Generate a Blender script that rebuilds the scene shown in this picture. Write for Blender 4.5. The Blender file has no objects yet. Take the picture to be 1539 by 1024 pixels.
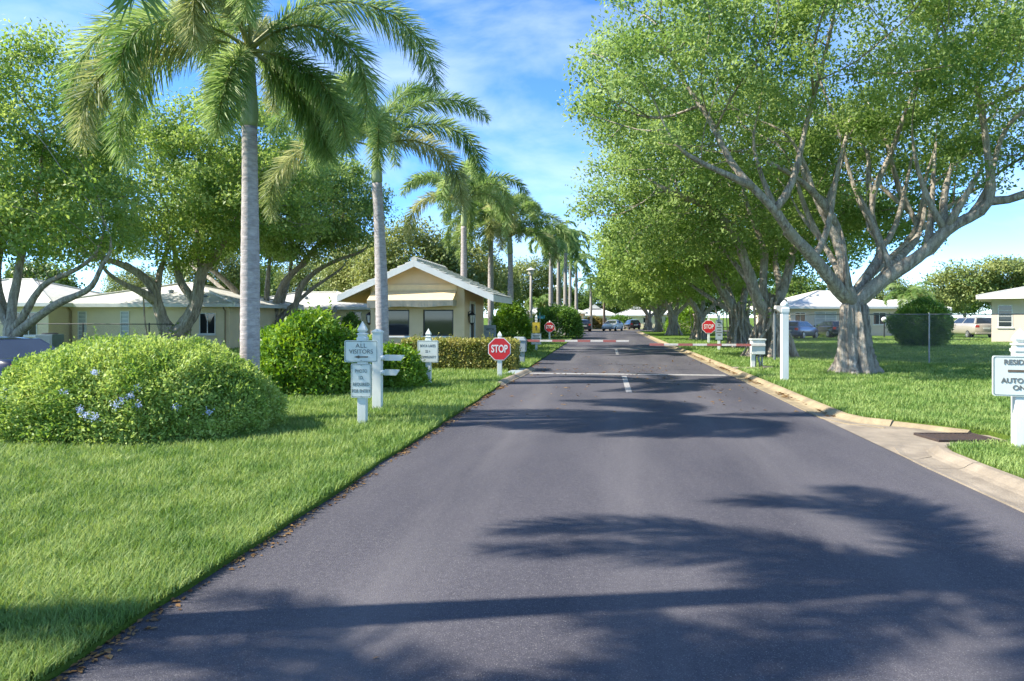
import bpy, bmesh, math, random
import numpy as np
from mathutils import Vector, Matrix, noise as mnoise

random.seed(7)
RNG = np.random.default_rng(11)
PI = math.pi
SC = bpy.context.scene
COL = SC.collection
R = math.radians

# ------------------------------------------------------------------ camera geometry
CAM_H = 1.75
YAW = R(7.85)
FPX = 1026.0
HORIZ = 477.0
CA, SA = math.cos(YAW), math.sin(YAW)
HAZ = R(15.0)                       # heading of the cast shadows, from +X towards +Y
SUN_EL = R(41.0)


def at(u, d, z=0.0):
    """column u of the photograph at depth d -> world point at height z"""
    lat = (u - 769.5) / FPX * d
    return Vector((lat * CA - d * SA, lat * SA + d * CA, z))


def dep(v):
    return CAM_H * FPX / (v - HORIZ)


def hgt(v, d):
    return CAM_H - (v - HORIZ) / FPX * d


def at3(u, v, d):
    return at(u, d, hgt(v, d))


# ------------------------------------------------------------------ materials
MATS = {}


class NT:
    def __init__(self, m):
        self.t = m.node_tree
        self.n = self.t.nodes
        self.l = self.t.links

    def new(self, typ, **kw):
        nd = self.n.new(typ)
        for k, v in kw.items():
            if k in nd.inputs.keys():
                nd.inputs[k].default_value = v
            else:
                setattr(nd, k, v)
        return nd

    def link(self, a, ao, b, bi):
        self.l.new(a.outputs[ao], b.inputs[bi])


def newmat(name):
    m = bpy.data.materials.new(name)
    m.use_nodes = True
    for n in list(m.node_tree.nodes):
        m.node_tree.nodes.remove(n)
    t = NT(m)
    out = t.new('ShaderNodeOutputMaterial')
    MATS[name] = m
    return m, t, out


def mixcol(t, fac_node, fac_out, a, b):
    mx = t.new('ShaderNodeMix', data_type='RGBA')
    if fac_node is not None:
        t.l.new(fac_node.outputs[fac_out], mx.inputs[0])
    for idx, c in ((6, a), (7, b)):
        if isinstance(c, tuple) and len(c) == 2:
            t.l.new(c[0].outputs[c[1]], mx.inputs[idx])
        else:
            mx.inputs[idx].default_value = (c[0], c[1], c[2], 1)
    return mx


def ramp(t, src, out, p0, p1):
    r = t.new('ShaderNodeMapRange')
    r.inputs[1].default_value = p0
    r.inputs[2].default_value = p1
    t.l.new(src.outputs[out], r.inputs[0])
    return r


def simple(name, c1, c2=None, rough=0.6, scale=6.0, bump=0.0, bscale=60.0, metal=0.0, stretch=(1, 1, 1), spec=0.4, detail=5.0, coat=0.0):
    m, t, out = newmat(name)
    p = t.new('ShaderNodeBsdfPrincipled')
    p.inputs['Roughness'].default_value = rough
    p.inputs['Metallic'].default_value = metal
    p.inputs['Specular IOR Level'].default_value = spec
    if coat:
        p.inputs['Coat Weight'].default_value = coat
        p.inputs['Coat Roughness'].default_value = 0.05
    tc = t.new('ShaderNodeTexCoord')
    mp = t.new('ShaderNodeMapping')
    mp.inputs['Scale'].default_value = stretch
    t.link(tc, 'Object', mp, 'Vector')
    if c2 is None:
        c2 = tuple(x * 0.82 for x in c1)
    n = t.new('ShaderNodeTexNoise')
    n.inputs['Scale'].default_value = scale
    n.inputs['Detail'].default_value = detail
    n.inputs['Roughness'].default_value = 0.65
    t.link(mp, 'Vector', n, 'Vector')
    r = ramp(t, n, 'Fac', 0.3, 0.7)
    mx = mixcol(t, r, 0, c1, c2)
    t.l.new(mx.outputs[2], p.inputs['Base Color'])
    if bump > 0:
        n2 = t.new('ShaderNodeTexNoise')
        n2.inputs['Scale'].default_value = bscale
        n2.inputs['Detail'].default_value = 4
        t.link(mp, 'Vector', n2, 'Vector')
        b = t.new('ShaderNodeBump')
        b.inputs['Strength'].default_value = bump
        b.inputs['Distance'].default_value = 0.02
        t.link(n2, 'Fac', b, 'Height')
        t.link(b, 'Normal', p, 'Normal')
    t.link(p, 'BSDF', out, 'Surface')
    return m


def leafmat(name, dark, mid, light, transl=0.35, cscale=0.7, rough=0.45, rnd=0.55):
    """leaves: a random tone per leaf, shifted by broad patches of younger growth"""
    m, t, out = newmat(name)
    g = t.new('ShaderNodeNewGeometry')
    tc = t.new('ShaderNodeTexCoord')
    n = t.new('ShaderNodeTexNoise')
    n.inputs['Scale'].default_value = cscale
    n.inputs['Detail'].default_value = 3
    t.link(tc, 'Object', n, 'Vector')
    r = ramp(t, n, 'Fac', 0.39, 0.61)
    a = mixcol(t, r, 0, dark, mid)
    b = mixcol(t, r, 0, mid, light)
    mr = t.new('ShaderNodeMath', operation='MULTIPLY_ADD')
    mr.inputs[1].default_value = rnd
    mr.inputs[2].default_value = 0.5 - rnd / 2
    t.link(g, 'Random Per Island', mr, 0)
    c = mixcol(t, mr, 0, (a, 2), (b, 2))
    p = t.new('ShaderNodeBsdfPrincipled')
    p.inputs['Roughness'].default_value = rough
    p.inputs['Specular IOR Level'].default_value = 0.35
    t.l.new(c.outputs[2], p.inputs['Base Color'])
    tr = t.new('ShaderNodeBsdfTranslucent')
    hs = t.new('ShaderNodeHueSaturation')
    hs.inputs['Hue'].default_value = 0.485
    hs.inputs['Saturation'].default_value = 1.1
    hs.inputs['Value'].default_value = 1.25
    t.l.new(c.outputs[2], hs.inputs['Color'])
    t.link(hs, 'Color', tr, 'Color')
    ms = t.new('ShaderNodeMixShader')
    ms.inputs[0].default_value = transl
    t.link(p, 'BSDF', ms, 1)
    t.link(tr, 'BSDF', ms, 2)
    t.link(ms, 'Shader', out, 'Surface')
    return m


def barkmat(name, c1, c2, c3, streak=(9, 9, 1.3), bump=0.9):
    m, t, out = newmat(name)
    p = t.new('ShaderNodeBsdfPrincipled')
    p.inputs['Roughness'].default_value = 0.9
    p.inputs['Specular IOR Level'].default_value = 0.15
    tc = t.new('ShaderNodeTexCoord')
    mp = t.new('ShaderNodeMapping')
    mp.inputs['Scale'].default_value = streak
    t.link(tc, 'Object', mp, 'Vector')
    n = t.new('ShaderNodeTexNoise', Scale=1.2, Detail=7.0, Roughness=0.7)
    t.link(mp, 'Vector', n, 'Vector')
    n2 = t.new('ShaderNodeTexNoise', Scale=2.2, Detail=5.0, Roughness=0.6)
    t.link(tc, 'Object', n2, 'Vector')
    r1 = ramp(t, n, 'Fac', 0.36, 0.62)
    r2 = ramp(t, n2, 'Fac', 0.45, 0.7)
    a = mixcol(t, r1, 0, c1, c2)
    b0 = mixcol(t, r2, 0, (a, 2), c3)
    n3 = t.new('ShaderNodeTexNoise', Scale=28.0, Detail=6.0, Roughness=0.75)
    t.link(tc, 'Object', n3, 'Vector')
    r3 = ramp(t, n3, 'Fac', 0.52, 0.36)
    m3 = t.new('ShaderNodeMath', operation='MULTIPLY')
    m3.inputs[1].default_value = 0.6
    t.link(r3, 0, m3, 0)
    b = mixcol(t, m3, 0, (b0, 2), c2)
    t.l.new(b.outputs[2], p.inputs['Base Color'])
    bp = t.new('ShaderNodeBump', Strength=bump, Distance=0.09)
    t.link(n, 'Fac', bp, 'Height')
    t.link(bp, 'Normal', p, 'Normal')
    t.link(p, 'BSDF', out, 'Surface')
    return m


def palmbark(name, c1, c2, rings=9.0):
    m, t, out = newmat(name)
    p = t.new('ShaderNodeBsdfPrincipled')
    p.inputs['Roughness'].default_value = 0.85
    p.inputs['Specular IOR Level'].default_value = 0.2
    tc = t.new('ShaderNodeTexCoord')
    w = t.new('ShaderNodeTexWave', wave_type='BANDS', bands_direction='Z', wave_profile='SAW')
    w.inputs['Scale'].default_value = rings * 0.31
    w.inputs['Distortion'].default_value = 1.6
    w.inputs['Detail'].default_value = 3
    w.inputs['Detail Scale'].default_value = 1.5
    t.link(tc, 'Object', w, 'Vector')
    mp = t.new('ShaderNodeMapping')
    mp.inputs['Scale'].default_value = (7, 7, 18)
    t.link(tc, 'Object', mp, 'Vector')
    n = t.new('ShaderNodeTexNoise', Scale=1.0, Detail=6.0, Roughness=0.7)
    t.link(mp, 'Vector', n, 'Vector')
    r = ramp(t, n, 'Fac', 0.33, 0.68)
    a = mixcol(t, r, 0, c1, c2)
    rw = ramp(t, w, 'Fac', 0.86, 1.0)
    mul = t.new('ShaderNodeMath', operation='MULTIPLY')
    mul.inputs[1].default_value = 0.45
    t.link(rw, 0, mul, 0)
    b = mixcol(t, mul, 0, (a, 2), tuple(x * 0.45 for x in c1))
    t.l.new(b.outputs[2], p.inputs['Base Color'])
    bp = t.new('ShaderNodeBump', Strength=0.5, Distance=0.03)
    ad = t.new('ShaderNodeMath', operation='SUBTRACT')
    t.link(n, 'Fac', ad, 0)
    t.link(mul, 0, ad, 1)
    t.link(ad, 0, bp, 'Height')
    t.link(bp, 'Normal', p, 'Normal')
    t.link(p, 'BSDF', out, 'Surface')
    return m


def glassmat(name, c=(0.012, 0.015, 0.018), rough=0.04):
    m, t, out = newmat(name)
    p = t.new('ShaderNodeBsdfPrincipled')
    tc = t.new('ShaderNodeTexCoord')
    n = t.new('ShaderNodeTexNoise', Scale=1.5, Detail=2.0)
    t.link(tc, 'Object', n, 'Vector')
    mx = mixcol(t, n, 'Fac', c, tuple(x * 2.2 for x in c))
    t.l.new(mx.outputs[2], p.inputs['Base Color'])
    p.inputs['Roughness'].default_value = rough
    p.inputs['Specular IOR Level'].default_value = 0.7
    t.link(p, 'BSDF', out, 'Surface')
    return m


def build_materials():
    # --- asphalt
    m, t, out = newmat('asphalt')
    p = t.new('ShaderNodeBsdfPrincipled')
    p.inputs['Roughness'].default_value = 0.8
    p.inputs['Specular IOR Level'].default_value = 0.3
    tc = t.new('ShaderNodeTexCoord')
    mp = t.new('ShaderNodeMapping')
    mp.inputs['Scale'].default_value = (1.0, 0.28, 1.0)
    t.link(tc, 'Object', mp, 'Vector')
    n1 = t.new('ShaderNodeTexNoise', Scale=0.75, Detail=5.0, Roughness=0.6)
    t.link(mp, 'Vector', n1, 'Vector')
    n2 = t.new('ShaderNodeTexNoise', Scale=120.0, Detail=4.0, Roughness=0.8)
    t.link(tc, 'Object', n2, 'Vector')
    v = t.new('ShaderNodeTexVoronoi', Scale=170.0)
    t.link(tc, 'Object', v, 'Vector')
    r1 = ramp(t, n1, 'Fac', 0.35, 0.68)
    a = mixcol(t, r1, 0, (0.053, 0.052, 0.067), (0.090, 0.086, 0.101))
    r2 = ramp(t, n2, 'Fac', 0.3, 0.75)
    b = t.new('ShaderNodeMix', data_type='RGBA', blend_type='MULTIPLY')
    b.inputs[0].default_value = 1.0
    t.l.new(a.outputs[2], b.inputs[6])
    sp = mixcol(t, r2, 0, (0.42, 0.42, 0.43), (1.62, 1.6, 1.55))
    t.l.new(sp.outputs[2], b.inputs[7])
    n4 = t.new('ShaderNodeTexNoise', Scale=22.0, Detail=6.0, Roughness=0.75)
    t.link(tc, 'Object', n4, 'Vector')
    r4 = ramp(t, n4, 'Fac', 0.3, 0.7)
    b4 = t.new('ShaderNodeMix', data_type='RGBA', blend_type='MULTIPLY')
    b4.inputs[0].default_value = 1.0
    t.l.new(b.outputs[2], b4.inputs[6])
    s4 = mixcol(t, r4, 0, (0.74, 0.74, 0.75), (1.28, 1.27, 1.25))
    t.l.new(s4.outputs[2], b4.inputs[7])
    vd = t.new('ShaderNodeTexVoronoi', Scale=210.0)
    t.link(tc, 'Object', vd, 'Vector')
    sv = t.new('ShaderNodeSeparateColor')
    t.link(vd, 'Color', sv, 'Color')
    rv = ramp(t, sv, 'Red', 0.90, 0.99)
    b = mixcol(t, rv, 0, (b4, 2), (0.18, 0.17, 0.17))
    # hairline cracks
    vc = t.new('ShaderNodeTexVoronoi', feature='DISTANCE_TO_EDGE', Scale=0.16)
    nd = t.new('ShaderNodeTexNoise', Scale=0.9, Detail=6.0)
    t.link(tc, 'Object', nd, 'Vector')
    addv = t.new('ShaderNodeVectorMath', operation='ADD')
    t.link(tc, 'Object', addv, 0)
    t.link(nd, 'Color', addv, 1)
    t.link(addv, 0, vc, 'Vector')
    rc = ramp(t, vc, 'Distance', -0.004, 0.0012)
    c = mixcol(t, rc, 0, (0.035, 0.033, 0.04), (b, 2))
    # light scuffs and grit spots
    vs = t.new('ShaderNodeTexVoronoi', Scale=5.0)
    t.link(tc, 'Object', vs, 'Vector')
    rs = ramp(t, vs, 'Distance', 0.016, 0.010)
    d = mixcol(t, rs, 0, (c, 2), (0.26, 0.24, 0.22))
    # worn wheel tracks along the drive and a few dark oil drips
    sx = t.new('ShaderNodeSeparateXYZ')
    t.link(tc, 'Object', sx, 'Vector')
    wv = t.new('ShaderNodeMath', operation='SINE')
    ms = t.new('ShaderNodeMath', operation='MULTIPLY_ADD')
    ms.inputs[1].default_value = 3.7
    ms.inputs[2].default_value = 0.6
    t.link(sx, 'X', ms, 0)
    t.link(ms, 0, wv, 0)
    mpt = t.new('ShaderNodeMapping')
    mpt.inputs['Scale'].default_value = (1.5, 0.12, 1)
    t.link(tc, 'Object', mpt, 'Vector')
    nt_ = t.new('ShaderNodeTexNoise', Scale=1.0, Detail=5.0, Roughness=0.65)
    t.link(mpt, 'Vector', nt_, 'Vector')
    ma = t.new('ShaderNodeMath', operation='MULTIPLY')
    rt_ = ramp(t, nt_, 'Fac', 0.35, 0.7)
    rw_ = ramp(t, wv, 0, -0.3, 1.0)
    t.link(rt_, 0, ma, 0)
    t.link(rw_, 0, ma, 1)
    mk = t.new('ShaderNodeMath', operation='MULTIPLY')
    mk.inputs[1].default_value = 0.5
    t.link(ma, 0, mk, 0)
    e = mixcol(t, mk, 0, (d, 2), (0.15, 0.14, 0.145))
    vo = t.new('ShaderNodeTexVoronoi', Scale=0.9)
    t.link(addv, 0, vo, 'Vector')
    ro = ramp(t, vo, 'Distance', 0.10, 0.03)
    mo = t.new('ShaderNodeMath', operation='MULTIPLY')
    mo.inputs[1].default_value = 0.3
    t.link(ro, 0, mo, 0)
    d = mixcol(t, mo, 0, (e, 2), (0.035, 0.033, 0.04))
    t.l.new(d.outputs[2], p.inputs['Base Color'])
    bp = t.new('ShaderNodeBump', Strength=0.5, Distance=0.004)
    t.link(v, 'Distance', bp, 'Height')
    t.link(bp, 'Normal', p, 'Normal')
    t.link(p, 'BSDF', out, 'Surface')

    # --- lawn soil/turf
    m, t, out = newmat('turf')
    p = t.new('ShaderNodeBsdfPrincipled')
    p.inputs['Roughness'].default_value = 0.95
    p.inputs['Specular IOR Level'].default_value = 0.05
    tc = t.new('ShaderNodeTexCoord')
    n1 = t.new('ShaderNodeTexNoise', Scale=0.35, Detail=6.0, Roughness=0.7)
    n2 = t.new('ShaderNodeTexNoise', Scale=26.0, Detail=5.0, Roughness=0.75)
    t.link(tc, 'Object', n1, 'Vector')
    t.link(tc, 'Object', n2, 'Vector')
    r1 = ramp(t, n1, 'Fac', 0.35, 0.65)
    r2 = ramp(t, n2, 'Fac', 0.3, 0.7)
    a = mixcol(t, r1, 0, (0.12, 0.20, 0.03), (0.19, 0.28, 0.05))
    b = mixcol(t, r2, 0, (0.07, 0.12, 0.02), (a, 2))
    t.l.new(b.outputs[2], p.inputs['Base Color'])
    bp = t.new('ShaderNodeBump', Strength=1.0, Distance=0.06)
    t.link(n2, 'Fac', bp, 'Height')
    t.link(bp, 'Normal', p, 'Normal')
    t.link(p, 'BSDF', out, 'Surface')

    leafmat('blade', (0.10, 0.20, 0.042), (0.205, 0.325, 0.075), (0.38, 0.47, 0.16), 0.36, 1.6, 0.6, 1.0)
    leafmat('litter', (0.09, 0.045, 0.02), (0.2, 0.1, 0.04), (0.33, 0.22, 0.09), 0.1, 2.0)
    leafmat('ficus_leaf', (0.09, 0.18, 0.04), (0.21, 0.33, 0.085), (0.42, 0.53, 0.20), 0.5, 1.0, 0.5, 0.36)
    leafmat('young_leaf', (0.10, 0.20, 0.04), (0.24, 0.37, 0.08), (0.45, 0.55, 0.18), 0.5, 1.0, 0.5, 0.36)
    leafmat('far_leaf', (0.06, 0.13, 0.022), (0.12, 0.20, 0.04), (0.22, 0.28, 0.06), 0.3, 0.25)
    leafmat('olive_leaf', (0.11, 0.17, 0.05), (0.20, 0.27, 0.075), (0.36, 0.37, 0.12), 0.3, 0.25)
    leafmat('dome_leaf', (0.12, 0.24, 0.045), (0.29, 0.43, 0.085), (0.52, 0.62, 0.21), 0.4, 1.7, 0.55, 0.9)
    leafmat('shrub_leaf', (0.07, 0.17, 0.016), (0.16, 0.31, 0.03), (0.33, 0.48, 0.075), 0.36, 1.4, 0.42)
    leafmat('variegated_leaf', (0.09, 0.14, 0.02), (0.28, 0.30, 0.06), (0.55, 0.48, 0.17), 0.3, 2.2)
    leafmat('croton_leaf', (0.10, 0.12, 0.03), (0.24, 0.20, 0.05), (0.36, 0.25, 0.08), 0.3, 1.0)
    leafmat('clipped_leaf', (0.045, 0.12, 0.018), (0.10, 0.22, 0.03), (0.22, 0.36, 0.065), 0.3, 1.6)
    leafmat('palm_leaf', (0.09, 0.19, 0.045), (0.20, 0.32, 0.09), (0.47, 0.56, 0.26), 0.48, 0.8, 0.55, 0.9)
    leafmat('palm_leaf_old', (0.13, 0.19, 0.06), (0.28, 0.33, 0.12), (0.56, 0.56, 0.30), 0.45, 0.9, 0.55, 0.9)
    leafmat('petal', (0.42, 0.48, 0.78), (0.55, 0.6, 0.85), (0.7, 0.74, 0.92), 0.3, 2.0)
    barkmat('ficus_bark', (0.56, 0.51, 0.43), (0.17, 0.14, 0.115), (0.40, 0.35, 0.28))
    barkmat('root_bark', (0.66, 0.57, 0.46), (0.22, 0.165, 0.125), (0.48, 0.39, 0.31), (12, 12, 0.8))
    palmbark('palm_bark', (0.50, 0.45, 0.43), (0.27, 0.24, 0.23))
    palmbark('royal_bark', (0.42, 0.39, 0.36), (0.25, 0.23, 0.21), 4.0)
    simple('crownshaft', (0.22, 0.30, 0.12), (0.34, 0.38, 0.22), 0.5, 3.0, stretch=(4, 4, 0.6))
    simple('frond_rib', (0.26, 0.27, 0.08), (0.16, 0.18, 0.05), 0.55, 8)
    simple('concrete', (0.34, 0.285, 0.215), (0.18, 0.15, 0.115), 0.9, 2.2, 0.5, 45)
    simple('kerb_concrete', (0.39, 0.31, 0.185), (0.20, 0.16, 0.105), 0.9, 3.0, 0.6, 40)
    simple('grate_iron', (0.035, 0.028, 0.026), (0.07, 0.045, 0.036), 0.8, 14, 0.3)
    simple('road_paint', (0.40, 0.385, 0.37), (0.24, 0.23, 0.225), 0.8, 9.0, 0.2, 90, detail=9)
    simple('white_post', (0.74, 0.76, 0.72), (0.60, 0.63, 0.58), 0.45, 2.5, stretch=(2, 2, 0.6))
    simple('sign_board', (0.66, 0.71, 0.66), (0.58, 0.63, 0.58), 0.4, 2.0)
    simple('sign_green', (0.05, 0.10, 0.08), (0.07, 0.12, 0.10), 0.5)
    simple('sign_text', (0.10, 0.11, 0.105), (0.14, 0.15, 0.14), 0.6)
    simple('arrow_brown', (0.10, 0.075, 0.05), (0.14, 0.11, 0.08), 0.6)
    simple('stop_red', (0.62, 0.025, 0.03), (0.52, 0.03, 0.035), 0.35, 2.0)
    simple('sign_white', (0.8, 0.78, 0.76), (0.72, 0.7, 0.68), 0.4)
    simple('sign_yellow', (0.75, 0.55, 0.04), (0.62, 0.46, 0.05), 0.4)
    simple('sign_grey', (0.36, 0.42, 0.45), (0.29, 0.34, 0.37), 0.5)
    simple('street_blue', (0.03, 0.20, 0.26), None, 0.4)
    simple('arm_red', (0.42, 0.12, 0.10), (0.34, 0.13, 0.11), 0.5)
    simple('arm_white', (0.72, 0.66, 0.58), (0.58, 0.52, 0.45), 0.5)
    simple('cabinet_white', (0.68, 0.70, 0.64), (0.5, 0.52, 0.47), 0.5, 3)
    simple('cabinet_grey', (0.33, 0.37, 0.39), (0.25, 0.29, 0.31), 0.5, 3)
    simple('galvanised', (0.30, 0.31, 0.31), (0.2, 0.21, 0.21), 0.45, 6, metal=0.6)
    simple('dark_metal', (0.03, 0.03, 0.032), None, 0.45, 6)
    simple('stucco_gold', (0.74, 0.54, 0.32), (0.66, 0.48, 0.28), 0.9, 1.6, 0.35, 70)
    simple('stucco_pale', (0.78, 0.65, 0.42), (0.68, 0.57, 0.37), 0.9, 0.8, 0.3, 60)
    simple('stucco_pink', (0.66, 0.56, 0.46), (0.57, 0.48, 0.39), 0.9, 0.8, 0.3, 60)
    simple('awning_cloth', (0.78, 0.60, 0.34), (0.68, 0.52, 0.29), 0.85, 3)
    simple('valance_cloth', (0.48, 0.42, 0.33), (0.36, 0.32, 0.25), 0.85, 5)
    simple('fascia_white', (0.70, 0.71, 0.68), (0.6, 0.61, 0.59), 0.6, 2.0)
    simple('trim_white', (0.74, 0.74, 0.70), (0.62, 0.62, 0.58), 0.5, 3)
    simple('roof_tile', (0.66, 0.64, 0.56), (0.44, 0.44, 0.39), 0.8, 2.2, 0.4, 30, detail=8)
    simple('soffit', (0.34, 0.26, 0.15), (0.26, 0.20, 0.12), 0.8)
    simple('door_dark', (0.035, 0.028, 0.024), None, 0.5)
    simple('lamp_glass', (0.6, 0.58, 0.5), None, 0.25)
    simple('globe_white', (0.82, 0.82, 0.80), None, 0.3)
    simple('pole_grey', (0.36, 0.34, 0.30), (0.27, 0.25, 0.22), 0.8, 3)
    simple('pole_wood', (0.26, 0.21, 0.17), (0.18, 0.14, 0.11), 0.9, 4, stretch=(6, 6, .6))
    simple('car_blue', (0.008, 0.013, 0.038), (0.006, 0.01, 0.03), 0.3, 1, coat=0.5)
    simple('car_mid_blue', (0.09, 0.12, 0.22), (0.075, 0.1, 0.19), 0.3, 1, metal=0.3, coat=0.7)
    simple('car_silver', (0.62, 0.63, 0.62), (0.56, 0.57, 0.56), 0.35, 1, coat=0.4)
    simple('car_tan', (0.50, 0.45, 0.38), (0.44, 0.40, 0.34), 0.3, 1, metal=0.3, coat=0.6)
    simple('car_black', (0.02, 0.021, 0.026), (0.03, 0.03, 0.036), 0.25, 1, coat=0.8)
    simple('car_white', (0.74, 0.74, 0.73), (0.66, 0.66, 0.65), 0.3, 1, coat=0.6)
    simple('tyre', (0.02, 0.02, 0.02), None, 0.85, 10)
    simple('rim', (0.42, 0.42, 0.42), None, 0.35, 5, metal=0.7)
    simple('light_red', (0.55, 0.03, 0.02), None, 0.2)
    simple('light_clear', (0.7, 0.7, 0.68), None, 0.15)
    simple('plate', (0.6, 0.62, 0.58), None, 0.4)
    simple('ac_blue', (0.16, 0.24, 0.28), (0.11, 0.17, 0.20), 0.5, 4)
    simple('wood_stem', (0.16, 0.11, 0.07), (0.10, 0.07, 0.045), 0.9, 8)
    simple('flower_red', (0.5, 0.06, 0.04), None, 0.6)
    glassmat('window_glass')
    glassmat('car_glass', (0.014, 0.02, 0.03))
    simple('window_light', (0.46, 0.50, 0.50), (0.30, 0.34, 0.35), 0.2, 1.5)

    # house roofs: pale tile in courses
    m, t, out = newmat('roof_pale')
    p = t.new('ShaderNodeBsdfPrincipled')
    p.inputs['Roughness'].default_value = 0.75
    tc = t.new('ShaderNodeTexCoord')
    br = t.new('ShaderNodeTexBrick')
    br.inputs['Scale'].default_value = 1.0
    br.inputs['Brick Width'].default_value = 0.33
    br.inputs['Row Height'].default_value = 0.3
    br.inputs['Mortar Size'].default_value = 0.012
    br.inputs['Color1'].default_value = (0.66, 0.65, 0.60, 1)
    br.inputs['Color2'].default_value = (0.58, 0.57, 0.54, 1)
    br.inputs['Mortar'].default_value = (0.40, 0.39, 0.36, 1)
    t.link(tc, 'Object', br, 'Vector')
    n = t.new('ShaderNodeTexNoise', Scale=0.9, Detail=6.0)
    t.link(tc, 'Object', n, 'Vector')
    r = ramp(t, n, 'Fac', 0.35, 0.75)
    a = mixcol(t, r, 0, (br, 'Color'), (0.46, 0.45, 0.41))
    t.l.new(a.outputs[2], p.inputs['Base Color'])
    t.link(p, 'BSDF', out, 'Surface')


build_materials()


# ------------------------------------------------------------------ mesh helpers
def tag(o, label=None, cat=None, group=None, kind=None):
    if label:
        o['label'] = label
    if cat:
        o['category'] = cat
    if group:
        o['group'] = group
    if kind:
        o['kind'] = kind
    return o


def thing(name, loc, rz=0.0, label=None, cat=None, group=None):
    o = bpy.data.objects.new(name, None)
    o.empty_display_size = 0.2
    COL.objects.link(o)
    o.location = loc
    o.rotation_euler = (0, 0, rz)
    return tag(o, label, cat, group)


def link(name, me, mat, parent=None):
    o = bpy.data.objects.new(name, me)
    COL.objects.link(o)
    if mat is not None and len(me.materials) == 0:
        me.materials.append(MATS[mat])
    if parent is not None:
        o.parent = parent
    return o


def copy_tree(o, parent=None):
    c = o.copy()
    COL.objects.link(c)
    if parent is not None:
        c.parent = parent
    for ch in [x for x in bpy.data.objects if x.parent == o]:
        copy_tree(ch, c)
    return c


def quads_mesh(name, V, F, smooth=False):
    """V (n,3) array, F (m,4) array -> mesh, quickly"""
    me = bpy.data.meshes.new(name)
    V = np.ascontiguousarray(V, dtype=np.float32)
    F = np.ascontiguousarray(F, dtype=np.int32)
    me.vertices.add(len(V))
    me.vertices.foreach_set('co', V.ravel())
    me.loops.add(F.size)
    me.loops.foreach_set('vertex_index', F.ravel())
    me.polygons.add(len(F))
    k = F.shape[1]
    me.polygons.foreach_set('loop_start', np.arange(len(F), dtype=np.int32) * k)
    me.polygons.foreach_set('loop_total', np.full(len(F), k, dtype=np.int32))
    if smooth:
        me.polygons.foreach_set('use_smooth', np.ones(len(F), dtype=bool))
    me.update(calc_edges=True)
    return me


class MB:
    def __init__(self):
        self.v = []
        self.f = []

    def add(self, vs, fs):
        b = len(self.v)
        self.v += [tuple(x) for x in vs]
        self.f += [tuple(i + b for i in q) for q in fs]
        return self

    def box(self, x0, x1, y0, y1, z0, z1):
        return self.add([(x0, y0, z0), (x1, y0, z0), (x1, y1, z0), (x0, y1, z0),
                         (x0, y0, z1), (x1, y0, z1), (x1, y1, z1), (x0, y1, z1)],
                        [(0, 3, 2, 1), (4, 5, 6, 7), (0, 1, 5, 4), (1, 2, 6, 5), (2, 3, 7, 6), (3, 0, 4, 7)])

    def hexa(self, pts):
        """8 corners: lower ring then upper ring"""
        return self.add(pts, [(0, 3, 2, 1), (4, 5, 6, 7), (0, 1, 5, 4), (1, 2, 6, 5), (2, 3, 7, 6), (3, 0, 4, 7)])

    def tube(self, pts, rad, n=8, cap=True):
        pts = [Vector(p) for p in pts]
        if not hasattr(rad, '__len__'):
            rad = [rad] * len(pts)
        rings = []
        prev = None
        for i, p in enumerate(pts):
            a = pts[max(i - 1, 0)]
            b = pts[min(i + 1, len(pts) - 1)]
            t = (b - a).normalized()
            if prev is None:
                ref = Vector((1, 0, 0)) if abs(t.x) < 0.8 else Vector((0, 1, 0))
            else:
                ref = prev
            s = (ref - t * ref.dot(t)).normalized()
            prev = s
            w = t.cross(s)
            rings.append([p + (s * math.cos(2 * PI * k / n) + w * math.sin(2 * PI * k / n)) * rad[i] for k in range(n)])
        vs = [q for r in rings for q in r]
        fs = []
        for i in range(len(rings) - 1):
            for k in range(n):
                a = i * n + k
                b = i * n + (k + 1) % n
                fs.append((a, b, b + n, a + n))
        if cap:
            fs.append(tuple(reversed(range(n))))
            fs.append(tuple((len(rings) - 1) * n + k for k in range(n)))
        return self.add(vs, fs)

    def lathe(self, prof, n=12, at=(0, 0, 0), twist=0.0):
        vs, fs = [], []
        for r, z in prof:
            for k in range(n):
                a = 2 * PI * k / n + twist
                vs.append((at[0] + r * math.cos(a), at[1] + r * math.sin(a), at[2] + z))
        m = len(prof)
        for i in range(m - 1):
            for k in range(n):
                a = i * n + k
                b = i * n + (k + 1) % n
                fs.append((a, b, b + n, a + n))
        fs.append(tuple(reversed(range(n))))
        fs.append(tuple((m - 1) * n + k for k in range(n)))
        return self.add(vs, fs)

    def prism_y(self, poly, y0, y1):
        """poly of (x,z), counter-clockwise seen from -Y, extruded y0..y1"""
        n = len(poly)
        vs = [(x, y0, z) for x, z in poly] + [(x, y1, z) for x, z in poly]
        fs = [tuple(range(n)), tuple(reversed(range(n, 2 * n)))]
        for k in range(n):
            j = (k + 1) % n
            fs.append((k, k + n, j + n, j))
        return self.add(vs, fs)

    def prism_z(self, poly, z0, z1):
        n = len(poly)
        vs = [(x, y, z0) for x, y in poly] + [(x, y, z1) for x, y in poly]
        fs = [tuple(reversed(range(n))), tuple(range(n, 2 * n))]
        for k in range(n):
            j = (k + 1) % n
            fs.append((k, j, j + n, k + n))
        return self.add(vs, fs)

    def build(self, name, mat, parent=None, smooth=False, bevel=0.0):
        me = bpy.data.meshes.new(name)
        me.from_pydata(self.v, [], self.f)
        if smooth:
            me.polygons.foreach_set('use_smooth', [True] * len(me.polygons))
        me.update()
        o = link(name, me, mat, parent)
        if bevel > 0:
            b = o.modifiers.new('bevel', 'BEVEL')
            b.width = bevel
            b.segments = 2
            b.limit_method = 'ANGLE'
        return o


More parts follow.
